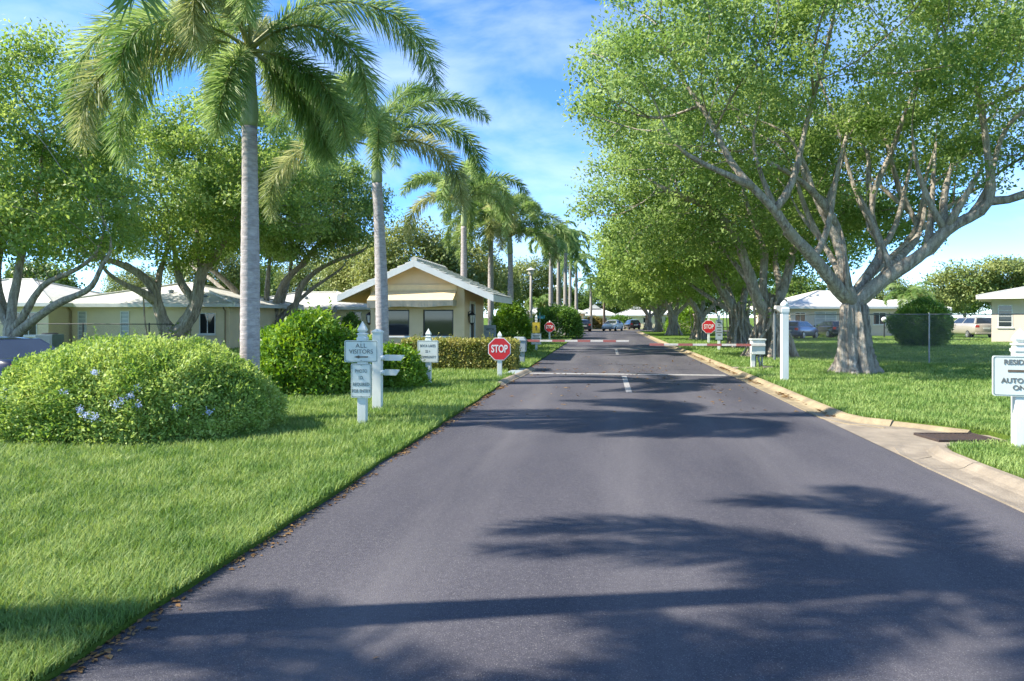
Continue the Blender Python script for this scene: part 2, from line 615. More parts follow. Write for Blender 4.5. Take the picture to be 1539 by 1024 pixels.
def text_part(body, size, parent, mat, x=0, y=0, z=0, sx=1.0, bold=0.0, name='lettering', spacing=1.0):
    cu = bpy.data.curves.new('text', 'FONT')
    cu.body = body
    cu.size = size
    cu.align_x = 'CENTER'
    cu.align_y = 'CENTER'
    cu.extrude = 0.0012
    cu.offset = bold
    cu.space_character = spacing
    tmp = bpy.data.objects.new('text', cu)
    COL.objects.link(tmp)
    dg = bpy.context.evaluated_depsgraph_get()
    me = bpy.data.meshes.new_from_object(tmp.evaluated_get(dg))
    bpy.data.objects.remove(tmp)
    me.transform(Matrix.Translation((x, y, z)) @ Matrix.Rotation(PI / 2, 4, 'X') @ Matrix.Diagonal((sx, 1, 1, 1)))
    me.materials.clear()
    return link(name, me, mat, parent)


def noise3(p, s, seed=0.0):
    return mnoise.noise(Vector((p[0] * s + seed, p[1] * s - seed, p[2] * s + 2 * seed)))


def norm(a):
    return a / np.maximum(np.linalg.norm(a, axis=1, keepdims=True), 1e-9)


def leaf_quads(P, D, N, L, W, fold=0.0):
    """diamond leaves: base P, direction D, normal N (m,3); length L and width W (m,)"""
    D = norm(D)
    S = norm(np.cross(D, N))
    Nn = np.cross(S, D)
    m = len(P)
    V = np.empty((m, 4, 3))
    V[:, 0] = P
    V[:, 1] = P + D * (L * 0.45)[:, None] + S * (W * 0.5)[:, None] + Nn * (W * fold)[:, None]
    V[:, 2] = P + D * L[:, None] - Nn * (L * 0.12)[:, None]
    V[:, 3] = P + D * (L * 0.45)[:, None] - S * (W * 0.5)[:, None] + Nn * (W * fold)[:, None]
    return V.reshape(-1, 3), np.arange(m * 4).reshape(-1, 4)


def randdir(m, rng=None):
    rng = rng or RNG
    return norm(rng.normal(size=(m, 3)))


# ------------------------------------------------------------------ trees
def resample(pts, step):
    pts = [Vector(p) for p in pts]
    # Catmull-Rom through the points
    out = [pts[0]]
    n = len(pts)
    for i in range(n - 1):
        p0, p1, p2, p3 = pts[max(i - 1, 0)], pts[i], pts[i + 1], pts[min(i + 2, n - 1)]
        k = max(2, int((p2 - p1).length / step + 0.5))
        for j in range(1, k + 1):
            t = j / k
            out.append(0.5 * ((2 * p1) + (p2 - p0) * t + (2 * p0 - 5 * p1 + 4 * p2 - p3) * t * t + (3 * p1 - p0 - 3 * p2 + p3) * t ** 3))
    return out


def crown_points(ells, n, rng, shell=0.5, zmin=-9, gap=0.0, gs=0.45):
    """attractors spread through a union of ellipsoids, more towards the outside, with gaps"""
    vol = np.array([e[3] * e[4] * e[5] for e in ells])
    pick = rng.choice(len(ells), size=n * 4, p=vol / vol.sum())
    out = []
    for k in pick:
        e = ells[k]
        d = rng.normal(size=3)
        d /= np.linalg.norm(d)
        t = shell + (1 - shell) * rng.random() ** 0.7
        p = np.array(e[:3]) + d * t * np.array(e[3:])
        if p[2] < zmin:
            continue
        if gap > -1 and noise3(p, gs, e[3]) < gap - 0.25:
            continue
        inside = False
        for j, q in enumerate(ells):
            if j != k:
                u = (p - np.array(q[:3])) / np.array(q[3:])
                if u.dot(u) < shell * shell * 0.8:
                    inside = True
                    break
        if inside:
            continue
        out.append(p)
        if len(out) >= n:
            break
    return np.array(out)


def grow(limbs, att, step, kill, rng, up=0.12, wob=0.25, maxit=160, lr=None):
    nodes = []
    par = []
    minr = []
    for li, L in enumerate(limbs):
        pts = resample(L, step)
        ra, rb_ = lr[min(li, len(lr) - 1)] if lr else (0.0, 0.0)
        m0 = len(nodes)
        if not nodes:
            nodes.append(np.array(pts[0]))
            par.append(-1)
            last = 0
            rest = pts[1:]
        else:
            A = np.array(nodes)
            last = int(np.argmin(((A - np.array(pts[0])) ** 2).sum(1)))
            rest = pts[1:]
        for p in rest:
            nodes.append(np.array(p))
            par.append(last)
            last = len(nodes) - 1
        k_ = len(nodes) - m0
        minr += [ra + (rb_ - ra) * q / max(k_ - 1, 1) for q in range(k_)]
    N = np.array(nodes)
    d2 = ((att[:, None, :] - N[None]) ** 2).sum(2)
    ni = d2.argmin(1)
    nd = np.sqrt(d2.min(1))
    alive = np.ones(len(att), bool)
    alive &= nd > kill
    taken = {}
    for it in range(maxit):
        idx = np.nonzero(alive)[0]
        if len(idx) == 0:
            break
        acc = {}
        for i in idx:
            k = ni[i]
            acc.setdefault(k, []).append(i)
        new = []
        for k, lst in acc.items():
            v = att[lst] - nodes[k]
            v = (v / np.linalg.norm(v, axis=1, keepdims=True)).sum(0)
            v = v / (np.linalg.norm(v) + 1e-9)
            v = v + rng.normal(size=3) * wob + np.array([0, 0, up])
            pr = par[k]
            if pr >= 0:
                w = nodes[k] - nodes[pr]
                v = v + 0.35 * w / (np.linalg.norm(w) + 1e-9)
            v /= np.linalg.norm(v)
            p = nodes[k] + v * step
            bad = False
            for c in taken.get(k, ()):
                if np.linalg.norm(nodes[c] - p) < step * 0.3:
                    bad = True
            if bad or len(taken.get(k, ())) > 4:
                alive[lst] = False
                continue
            nodes.append(p)
            par.append(k)
            taken.setdefault(k, []).append(len(nodes) - 1)
            new.append(len(nodes) - 1)
        if not new:
            break
        Q = np.array([nodes[j] for j in new])
        dd = np.sqrt(((att[idx][:, None, :] - Q[None]) ** 2).sum(2))
        m = dd.argmin(1)
        dm = dd.min(1)
        better = dm < nd[idx]
        ni[idx[better]] = np.array(new)[m[better]]
        nd[idx[better]] = dm[better]
        alive[idx[nd[idx] < kill]] = False
    minr += [0.0] * (len(nodes) - len(minr))
    return np.array(nodes), np.array(par), np.array(minr)


def skeleton_tubes(mb, N, par, r0, pw, rmin, rcap, smooth=2, keep=0, minr=None):
    n = len(N)
    kids = [[] for _ in range(n)]
    for i in range(1, n):
        kids[par[i]].append(i)
    acc = np.zeros(n)
    for i in range(n - 1, -1, -1):
        if not kids[i]:
            acc[i] = r0 ** pw
        if par[i] >= 0:
            acc[par[i]] += acc[i]
    rad = np.minimum(acc ** (1 / pw), rcap)
    if minr is not None:
        rad = np.maximum(rad, minr)
    main = [max(k, key=lambda c: acc[c]) if k else -1 for k in kids]
    P = N.copy()
    for s in range(smooth):
        Q = P.copy()
        for i in range(keep, n):
            if par[i] >= 0 and main[i] >= 0:
                Q[i] = 0.5 * P[i] + 0.25 * (P[par[i]] + P[main[i]])
        P = Q
    starts = [0] + [c for i in range(n) for c in kids[i] if c != main[i]]
    for s in starts:
        if rad[s] < rmin:
            continue
        chain = []
        rr = []
        if par[s] >= 0:
            chain.append(P[par[s]])
            rr.append(rad[s] * 1.12)
        i = s
        while i >= 0 and rad[i] >= rmin:
            chain.append(P[i])
            rr.append(rad[i])
            i = main[i]
        if len(chain) < 2:
            continue
        for q in range(len(rr)):
            rr[q] *= 1 + 0.16 * mnoise.noise(Vector(chain[q]) * 2.1)
        k = 12 if rr[0] > 0.16 else 7 if rr[0] > 0.06 else 4
        mb.tube(chain, rr, k)
    tips = [i for i in range(n) if not kids[i]]
    return P, rad, tips


def fluted_trunk(mb, base, top, r_base, r_top, flare, rng, lobes=7, amp=0.40, n=96, m=30):
    """a buttressed ficus stem: ridged section that spreads into root lobes at the ground"""
    base, top = Vector(base), Vector(top)
    sd = rng.random() * 50
    vs, fs = [], []
    hd = 7
    for i in range(m + hd):
        t = i / (m - 1)
        c = base.lerp(top, min(t, 1.0))
        z = min(t, 1.0) * (top - base).length
        R0 = r_base + (r_top - r_base) * min(t, 1.0) ** 0.8
        if i >= m:
            q = (i - m + 1) / hd
            R0 = r_top * max(math.cos(q * PI / 2), 0.02)
            c = c + Vector((0, 0, r_top * 1.0 * math.sin(q * PI / 2)))
        fl = flare * math.exp(-z / 0.28)
        for k in range(n):
            a = 2 * PI * k / n
            tw = a + 0.35 * t + 0.25 * mnoise.noise(Vector((math.cos(a) * 1.2, math.sin(a) * 1.2, z * 0.6 + sd)))
            rid = 1.25 * abs(mnoise.noise(Vector((math.cos(tw) * lobes * 0.32, math.sin(tw) * lobes * 0.32, sd + z * 0.16))))
            rid2 = mnoise.noise(Vector((math.cos(tw) * 3.2, math.sin(tw) * 3.2, sd * 2 + z * 0.5)))
            lob = max(0.0, math.cos(tw * lobes * 0.5 + sd)) ** 2
            fold = abs(mnoise.noise(Vector((math.cos(tw) * 2.6, math.sin(tw) * 2.6, sd * 3 + z * 0.22))))
            r = R0 * (1 + amp * (0.5 - 2.0 * rid) + 0.10 * rid2 - 0.34 * max(0.0, 0.16 - fold) / 0.16) + fl * (0.3 + 1.0 * lob)
            vs.append((c.x + r * math.cos(a), c.y + r * math.sin(a), c.z))
    m += hd
    for i in range(m - 1):
        for k in range(n):
            a = i * n + k
            b = i * n + (k + 1) % n
            fs.append((a, b, b + n, a + n))
    mb.add(vs, fs)


def leaf_cloud(C, per, L, rng, sig=(0.42, 0.42, 0.2), up=0.7, out_from=None):
    cnt = np.maximum(6, (per * (0.35 + 1.3 * rng.random(len(C))))).astype(int)
    P = np.repeat(C, cnt, axis=0)
    m = len(P)
    off = np.clip(rng.normal(size=(m, 3)), -1.7, 1.7) * np.array(sig)
    P = P + off
    D = randdir(m, rng) + 0.5 * off / (np.array(sig) + 1e-6) * 0.4
    D[:, 2] -= 0.15
    N = randdir(m, rng) * 0.42
    N[:, 2] += up
    if out_from is not None:
        o = P - out_from
        N += 0.45 * norm(o)
    N += np.repeat(randdir(len(C), rng), cnt, axis=0) * 0.45 + 0.4 * off / np.array(sig) * 0.5
    ln = L * (0.7 + 0.6 * rng.random(m))
    return leaf_quads(P, D, N, ln, ln * 0.52, 0.06)


def ficus(loc, label, limbs, ells, n_att, per, leaf, seed, leafmat_='ficus_leaf', r0=0.013, pw=1.95, step=0.45, kill=0.8,
          trunk=(0.55, 0.45, 0.5, 2.0), roots=0, rmin=0.012, sig=(0.42, 0.42, 0.2), gap=0.0, group='ficus trees lining the street', shell=0.5, name='ficus_tree', rcap=0.5, gs=0.45, lr=None, ropes=0, cut=None):
    """limbs and ells are local to the tree's base"""
    rng = np.random.default_rng(seed)
    root = thing(name, loc, 0, label, 'tree', group)
    att = crown_points(ells, n_att, rng, shell, gap=gap, gs=gs)
    if cut:
        att = np.array([a for a in att if not cut(a)])
    N, par, minr = grow(limbs, att, step, kill, rng, lr=lr)
    mb = MB()
    P, rad, tips = skeleton_tubes(mb, N, par, r0, pw, rmin, rcap, minr=minr)
    if ropes:
        for li, L in enumerate(limbs):
            if li == 0 or not lr or lr[min(li, len(lr) - 1)][0] < 0.14:
                continue
            ra, rb_ = lr[min(li, len(lr) - 1)]
            path = resample(L, 0.3)
            for q in range(ropes):
                a0 = rng.random() * 6.28
                tw = rng.normal() * 0.12
                pts, rr = [], []
                kk = int(len(path) * (0.55 + 0.45 * rng.random()))
                for i in range(max(kk, 3)):
                    t = i / max(len(path) - 1, 1)
                    r = ra + (rb_ - ra) * t
                    T = (path[min(i + 1, len(path) - 1)] - path[max(i - 1, 0)]).normalized()
                    s = T.orthogonal().normalized()
                    s = (s - T * s.dot(T)).normalized()
                    w = T.cross(s)
                    a = a0 + tw * i
                    pts.append(path[i] + (s * math.cos(a) + w * math.sin(a)) * r * 0.86)
                    rr.append(r * (0.34 + 0.14 * math.sin(i * 1.3 + q)) * (1 - 0.35 * t))
                if len(pts) > 2:
                    mb.tube(pts, rr, 6)
    rb, rt, fl, h = trunk
    if roots == 0:
        fluted_trunk(mb, (0, 0, -0.1), (limbs[0][-1][0] * 0.8, limbs[0][-1][1] * 0.8, h), rb, rt, fl, rng)
    else:
        fluted_trunk(mb, (0, 0, -0.1), (0, 0, h), rb * 0.8, rt, fl * 0.5, rng, 9, 0.35)
    mb.build('trunk', 'ficus_bark', root, smooth=True)
    if roots:
        rm = MB()
        for k in range(roots):
            a = 2 * PI * (k + 0.6 * rng.random()) / roots
            ra = rb * (0.75 + 0.75 * rng.random())
            h2 = h * (0.8 + 0.55 * rng.random())
            b = a + rng.normal() * 0.45
            rt2 = rt * (0.55 + 0.7 * rng.random())
            p = [(ra * math.cos(a) * 1.25, ra * math.sin(a) * 1.25, -0.1),
                 (ra * math.cos(a), ra * math.sin(a), 0.3),
                 (0.8 * ra * math.cos(a + (b - a) * 0.4) + rng.normal() * .05, 0.8 * ra * math.sin(a + (b - a) * 0.4) + rng.normal() * .05, h2 * 0.45),
                 (rt2 * 0.9 * math.cos(b), rt2 * 0.9 * math.sin(b), h2 * 0.8),
                 (rt2 * math.cos(b) * 1.3, rt2 * math.sin(b) * 1.3, h2 * 1.15)]
            q = resample(p, 0.25)
            r = 0.03 + 0.1 * rng.random() ** 1.6
            rr = [r * (1.55 - 0.75 * min(1, i / 3) + 0.25 * math.sin(i * 1.7 + k)) for i in range(len(q))]
            rm.tube(q, rr, 7)
        # thin roots hanging from the lower limbs down to the soil
        low = [i for i in range(len(N)) if rad[i] > 0.09 and 1.6 < P[i][2] < 3.6 and np.hypot(P[i][0], P[i][1]) < rb * 3.2]
        rng.shuffle(low)
        for i in low[:roots // 2]:
            p = P[i]
            f = 0.75 + 0.2 * rng.random()
            rm.tube(resample([(p[0], p[1], p[2]), (p[0] * f + rng.normal() * .05, p[1] * f, p[2] * 0.5), (p[0] * f * 0.9, p[1] * f * 0.9, -0.05)], 0.3), 0.018 + 0.03 * rng.random(), 5)
        rm.build('aerial_roots', 'root_bark', root, smooth=True)
    C = np.vstack([np.array([P[i] for i in tips]), att[rng.random(len(att)) < 0.5]])
    V, F = leaf_cloud(C, per, leaf, rng, sig, 0.7, np.array([0, 0, ells[0][2] - ells[0][5] * 0.8]))
    me = quads_mesh('crown', V, F)
    link('crown', me, leafmat_, root)
    return root


# ------------------------------------------------------------------ palms
def frond_mesh(name, base, az, el0, droop, length, rng, stations=90, per=5, lw=0.03, ll=0.55, plume=True, hang=0.35, pexp=1.25, bend=0.0):
    n = 26
    ts = np.linspace(0, 1, n)
    p = np.array(base, float)
    pts = [p.copy()]
    for i in range(1, n):
        t = 0.5 * (ts[i] + ts[i - 1])
        e = R(el0 - droop * t ** pexp)
        a = az + bend * t * t
        p = p + (length / (n - 1)) * np.array([math.cos(e) * math.cos(a), math.cos(e) * math.sin(a), math.sin(e)])
        pts.append(p.copy())
    pts = np.array(pts)
    mb = MB()
    mb.tube(pts, [0.03 * (1 - 0.85 * t) * (1.5 if t < 0.06 else 1) for t in ts], 6)
    V0 = np.array(mb.v)
    st = np.repeat(np.linspace(0.13, 0.995, stations), per)
    m = len(st)
    st = np.clip(st + rng.normal(size=m) * 0.004, 0.1, 0.999)
    x = st * (n - 1)
    i0 = np.clip(x.astype(int), 0, n - 2)
    f = (x - i0)[:, None]
    P = pts[i0] * (1 - f) + pts[i0 + 1] * f
    T = norm(pts[i0 + 1] - pts[i0])
    side = np.array([-math.sin(az), math.cos(az), 0.0])
    S = norm(np.cross(T, np.cross(side[None], T)) + 1e-6)
    U = np.cross(S, T)
    U *= np.sign(np.sum(U * np.array([0, 0, 1.0]) + np.abs(U) * 1e-3, 1))[:, None]
    if plume:
        phi = rng.random(m) * 2 * PI
        fw = 0.62
    else:
        phi = np.where(rng.random(m) < 0.5, 0.35, PI - 0.35) + rng.normal(size=m) * 0.25
        fw = 0.5
    Rd = S * np.cos(phi)[:, None] + U * np.sin(phi)[:, None]
    D = norm(T * fw + Rd * 0.8 + rng.normal(size=(m, 3)) * 0.09)
    prof = np.interp(st, [0.1, 0.2, 0.5, 0.8, 1.0], [0.4, 0.85, 1.0, 0.8, 0.42])
    L = ll * prof * (0.8 + 0.35 * rng.random(m))
    W = lw * (0.75 + 0.5 * rng.random(m)) * np.clip(prof + 0.15, 0, 1)
    Z = np.array([0, 0, -1.0])
    p1 = P + D * (L * 0.5)[:, None] + Z * (L * hang * 0.18)[:, None]
    p2 = P + D * (L * 0.92)[:, None] + Z * (L * hang * 0.62)[:, None]
    Sd = norm(np.cross(D, randdir(m, rng)))
    Wv = Sd * (W * 0.5)[:, None]
    V = np.stack([P - Wv * 0.4, P + Wv * 0.4, p1 + Wv, p1 - Wv, p2 + Wv * 0.12, p2 - Wv * 0.12], 1).reshape(-1, 3)
    b = np.arange(m)[:, None] * 6
    F = np.concatenate([b + np.array([0, 1, 2, 3]), b + np.array([3, 2, 4, 5])], 0)
    k = len(V0)
    F0 = np.array([q for q in mb.f if len(q) == 4])
    me = quads_mesh(name, np.vstack([V0, V]), np.vstack([F0, F + k]))
    mi = np.zeros(len(me.polygons), dtype=np.int32)
    mi[len(F0):] = 1
    me.polygons.foreach_set('material_index', mi)
    return me


def palm(loc, rz, label, h, r, fronds, seed, group, bark='palm_bark', shaft=0.9, lean=0.0, stations=90, per=5, lw=0.03, ll=0.55, plume=True, hang=0.35, old=(), cat='palm tree', name='palm_tree', bulge=0.12):
    """fronds: (azimuth deg, first elevation deg, droop deg, length)"""
    rng = np.random.default_rng(seed)
    root = thing(name, loc, rz, label, cat, group)
    mb = MB()
    k = int(h / 0.11) + 2
    pts, rr = [], []
    for i in range(k):
        t = i / (k - 1)
        pts.append((lean * t * t, 0.02 * math.sin(3 * t), -0.1 + (h + 0.1) * t))
        f = 1.0 + 0.55 * math.exp(-t * h / 0.25) + bulge * math.sin(PI * min(1, t * 1.2)) - 0.18 * t
        rr.append(r * f * (1.0 + (0.022 if i % 2 else -0.012)))
    mb.tube(pts, rr, 18)
    mb.build('trunk', bark, root, smooth=True)
    sh = MB()
    r1 = rr[-1]
    sp = [(lean + lean * 0.25 * s, 0.02 * math.sin(3), h + shaft * s) for s in (0, 0.06, 0.15, 0.35, 0.6, 0.85, 1.0)]
    sh.tube(sp, [r1 * 0.92, r1 * 1.1, r1 * 1.12, r1 * 1.0, r1 * 0.8, r1 * 0.62, r1 * 0.4], 14)
    sh.build('crownshaft', 'crownshaft', root, smooth=True)
    top = (lean * 1.2, 0.0, h + shaft * 0.92)
    for i, (az, el, dr, ln) in enumerate(fronds):
        me = frond_mesh('frond', top, R(az), el, dr, ln, rng, stations, per, lw, ll, plume, hang, 1.15 + 0.25 * rng.random(), 0.35 * rng.normal())
        me.materials.append(MATS['frond_rib'])
        me.materials.append(MATS['palm_leaf_old' if i in old else 'palm_leaf'])
        o = bpy.data.objects.new('frond', me)
        COL.objects.link(o)
        o.parent = root
        if i in old:
            o['label'] = 'older frond turning yellow'
    return root


# ------------------------------------------------------------------ shrubs
def shrub(loc, label, semi, n, leaf, seed, mat, cat='bush', shape='dome', zc=None, group=None, rz=0.0, name='shrub', lump=0.16, depth=0.35, aspect=0.5, stems=True, foliage_name='foliage', pw=2.0, lscale=1.0):
    """semi = (rx, ry, height); leaves fill the outer layers of a lumpy dome, a clipped box or a ball"""
    rng = np.random.default_rng(seed)
    rx, ry, hh = semi
    root = thing(name, loc, rz, label, cat, group)
    if shape == 'box':
        # five faces of a clipped block
        fa = [(2 * rx * hh, 0), (2 * rx * hh, 1), (2 * ry * hh, 2), (2 * ry * hh, 3), (4 * rx * ry, 4)]
        w = np.array([a for a, _ in fa])
        pick = rng.choice(5, size=n, p=w / w.sum())
        u = rng.random((n, 2))
        P = np.zeros((n, 3))
        Nn = np.zeros((n, 3))
        for k in range(5):
            s = pick == k
            if k < 2:
                sg = -1 if k == 0 else 1
                P[s] = np.stack([(u[s, 0] * 2 - 1) * rx, np.full(s.sum(), sg * ry), u[s, 1] * hh], 1)
                Nn[s] = (0, sg, 0)
            elif k < 4:
                sg = -1 if k == 2 else 1
                P[s] = np.stack([np.full(s.sum(), sg * rx), (u[s, 0] * 2 - 1) * ry, u[s, 1] * hh], 1)
                Nn[s] = (sg, 0, 0)
            else:
                P[s] = np.stack([(u[s, 0] * 2 - 1) * rx, (u[s, 1] * 2 - 1) * ry, np.full(s.sum(), hh)], 1)
                Nn[s] = (0, 0, 1)
    else:
        d = randdir(n, rng)
        if shape == 'dome':
            d[:, 2] = np.abs(d[:, 2])
            P = np.sign(d) * np.abs(d) ** (2 / (pw + 0.0) if pw != 2 else 1) * np.array([rx, ry, hh])
        else:
            P = d * np.array([rx, ry, hh * 0.5])
            P[:, 2] += hh * 0.5
        Nn = norm(d / np.array([rx, ry, hh if shape == 'dome' else hh * 0.5]))
    P[:, 2] *= 1.0
    k = np.array([mnoise.noise(Vector(p * 1.6 / lscale) + Vector((seed, 0, 0))) + 0.6 * mnoise.noise(Vector(p * 4.2 / lscale) + Vector((0, seed, 0))) for p in P])
    dp = rng.random(n) ** 1.6 * depth
    P = P + Nn * (k * lump)[:, None] - Nn * dp[:, None]
    P += rng.normal(size=(n, 3)) * leaf * 0.5
    P[:, 2] = np.maximum(P[:, 2], 0.02 + 0.05 * rng.random(n))
    D = randdir(n, rng) * 0.8 + Nn * 0.7
    D[:, 2] += 0.25
    N = randdir(n, rng) * 0.7 + Nn * 0.5
    N[:, 2] += 0.5
    L = leaf * (0.65 + 0.7 * rng.random(n))
    # stray shoots above the clipped outline
    ns = max(10, n // 500)
    pick = rng.integers(0, n, ns)
    pick = pick[Nn[pick][:, 2] > 0.1]
    if len(pick):
        q = np.repeat(P[pick] + Nn[pick] * (dp[pick])[:, None], 9, axis=0)
        nd = Nn[pick] + rng.normal(size=(len(pick), 3)) * 0.35
        nd[:, 2] += 0.5
        nd = np.repeat(norm(nd), 9, axis=0)
        s_ = np.tile(np.linspace(0.0, 1.0, 9), len(pick)) * np.repeat(leaf * (1.2 + 2.2 * rng.random(len(pick))), 9)
        q = q + nd * s_[:, None]
        P = np.vstack([P, q])
        D = np.vstack([D, randdir(len(q), rng) + nd * 0.7])
        N = np.vstack([N, randdir(len(q), rng) + np.array([0, 0, 0.5])])
        L = np.concatenate([L, leaf * (0.6 + 0.5 * rng.random(len(q)))])
    V, F = leaf_quads(P, D, N, L, L * aspect, 0.1)
    link(foliage_name, quads_mesh(foliage_name, V, F), mat, root)
    if stems:
        mb = MB()
        for i in range(14):
            a = rng.random() * 2 * PI
            s = rng.random() ** 0.5 * 0.75
            b = (rx * s * 0.5 * math.cos(a), ry * s * 0.5 * math.sin(a), -0.05)
            e = (rx * s * math.cos(a), ry * s * math.sin(a), hh * (0.45 + 0.35 * rng.random()) * (1 - 0.4 * s))
            mb.tube(resample([b, ((b[0] + e[0]) / 2, (b[1] + e[1]) / 2, e[2] * 0.6), e], 0.25), 0.016, 5)
        mb.build('stems', 'wood_stem', root)
    return root


# ------------------------------------------------------------------ camera, sun, sky
def setup_view():
    cam = bpy.data.cameras.new('camera')
    cam.sensor_width = 36
    cam.lens = 36 * FPX / 1539
    cam.shift_y = -(512 - HORIZ) / 1539
    cam.clip_end = 4000
    o = bpy.data.objects.new('camera', cam)
    COL.objects.link(o)
    o.location = (0, 0, CAM_H)
    o.rotation_euler = (PI / 2, 0, YAW)
    SC.camera = o
    tosun = Vector((-math.cos(HAZ) * math.cos(SUN_EL), -math.sin(HAZ) * math.cos(SUN_EL), math.sin(SUN_EL)))
    li = bpy.data.lights.new('sun', 'SUN')
    li.energy = SUN_STRENGTH
    li.angle = R(0.6)
    li.color = (1.0, 0.93, 0.80)
    so = bpy.data.objects.new('sun', li)
    COL.objects.link(so)
    so.rotation_euler = tosun.to_track_quat('Z', 'Y').to_euler()
    w = bpy.data.worlds.new('World')
    SC.world = w
    w.use_nodes = True
    t = NT(w)
    for n in list(t.n):
        t.n.remove(n)
    out = t.new('ShaderNodeOutputWorld')
    bg = t.new('ShaderNodeBackground')
    sky = t.new('ShaderNodeTexSky')
    sky.sky_type = 'NISHITA'
    sky.sun_disc = False
    sky.sun_elevation = SUN_EL
    sky.sun_rotation = math.atan2(tosun.x, tosun.y)
    sky.air_density = 0.7
    sky.dust_density = 0.05
    sky.altitude = 2000
    sky.ozone_density = 4.0
    tc = t.new('ShaderNodeTexCoord')
    # thin streaks of high cloud
    mp = t.new('ShaderNodeMapping')
    mp.inputs['Scale'].default_value = (1.5, 1.5, 4.5)
    mp.inputs['Rotation'].default_value = (0.06, 0.14, 0.3)
    t.link(tc, 'Generated', mp, 'Vector')
    n = t.new('ShaderNodeTexNoise', Scale=1.6, Detail=7.0, Roughness=0.55, Distortion=0.4)
    t.link(mp, 'Vector', n, 'Vector')
    r = ramp(t, n, 'Fac', 0.44, 0.80)
    mu = t.new('ShaderNodeMath', operation='MULTIPLY')
    mu.inputs[1].default_value = 0.8
    t.link(r, 0, mu, 0)
    hs = t.new('ShaderNodeHueSaturation')
    hs.inputs['Saturation'].default_value = 1.15
    hs.inputs['Value'].default_value = 0.72
    t.link(sky, 'Color', hs, 'Color')
    mx = mixcol(t, mu, 0, (hs, 'Color'), (2.1, 2.4, 2.75))
    t.l.new(mx.outputs[2], bg.inputs['Color'])
    bg.inputs['Strength'].default_value = SKY_STRENGTH
    t.link(bg, 'Background', out, 'Surface')
    vs = SC.view_settings
    SC.display_settings.display_device = 'sRGB'
    vs.view_transform = 'Standard'
    vs.look = 'None'
    vs.gamma = 1.0
    vs.exposure = EXPOSURE
    SC.render.engine = 'CYCLES'
    c = SC.cycles
    c.max_bounces = 8
    c.diffuse_bounces = 6
    c.glossy_bounces = 2
    c.transmission_bounces = 4
    c.transparent_max_bounces = 4
    c.sample_clamp_indirect = 4.0
    c.use_denoising = True
    try:
        c.denoiser = 'OPENIMAGEDENOISE'
        c.denoising_prefilter = 'ACCURATE'
    except Exception:
        pass


SUN_STRENGTH = 2.8
SKY_STRENGTH = 0.15
EXPOSURE = 2.02
setup_view()

# ------------------------------------------------------------------ ground, road, kerbs
XL = -2.66          # left edge of the asphalt
XR = 3.68           # right edge of the asphalt
XK = 4.22           # back of the right kerb
ZR = 0.0
ZL = 0.035          # left lawn
ZW = 0.075           # right lawn
ROAD_END = 84.0


def sheet(name, poly, z, mat, thick=None):
    mb = MB()
    if thick is None:
        mb.add([(x, y, z) for x, y in poly], [tuple(range(len(poly)))])
    else:
        mb.prism_z(poly, z - thick, z)
    o = mb.build(name, mat)
    tag(o, kind='structure')
    return o


def lx(y):
    """left lawn edge, slightly ragged"""
    return XL + 0.05 * mnoise.noise(Vector((y * 0.7, 3.1, 0))) + 0.025 * mnoise.noise(Vector((y * 2.9, 7.7, 0)))


sheet('ground', [(-1500, -400), (1500, -400), (1500, 2200), (-1500, 2200)], -0.06, 'turf')
sheet('road', [(XL - 0.25, -25), (XR + 0.02, -25), (XR + 0.02, ROAD_END), (XL - 0.25, ROAD_END)], ZR, 'asphalt')
sheet('cross_road', [(-70, ROAD_END), (70, ROAD_END), (70, ROAD_END + 7), (-70, ROAD_END + 7)], ZR + 0.002, 'asphalt')
sheet('driveway', [(-9, ROAD_END + 7), (16, ROAD_END + 7), (16, ROAD_END + 22), (-9, ROAD_END + 22)], ZR + 0.004, 'concrete')
ys = [(-25 + i * 0.35) for i in range(int(42 / 0.35))]
left_edge = [(lx(y), y) for y in ys] + [(XL - 0.02, 17.3), (XL - 0.13, 17.3), (XL + 0.05, 22.6), (XL + 0.02, 22.6), (XL, ROAD_END)]
sheet('lawn', left_edge + [(-60, ROAD_END), (-60, -25)], ZL, 'turf', 0.08)
# the notch for the drain inlet in the right kerb
KERB = [(4.30, -25), (4.30, 7.1), (4.28, 8.5), (4.29, 9.2), (4.36, 9.5), (4.52, 9.68)]
INLET = [(5.35, 9.95), (5.62, 10.4), (5.6, 10.95)]
KERB2 = [(5.4, 11.05), (4.95, 11.55), (4.62, 11.82), (4.30, 12.05), (4.17, 12.5), (4.16, 14), (4.18, 16), (4.2, 19), (4.2, 26), (4.15, 34), (4.0, 40), (4.0, ROAD_END)]
right_edge = KERB + INLET + KERB2
sheet('lawn', right_edge + [(90, ROAD_END), (90, -25)], ZW, 'turf', 0.14)
sheet('apron', [(XR, 8.9), (4.3, 9.4), (4.7, 9.7), (5.7, 10.1), (5.7, 11.2), (5.0, 11.7), (4.3, 12.2), (XR, 13.2)], ZR + 0.006, 'concrete')


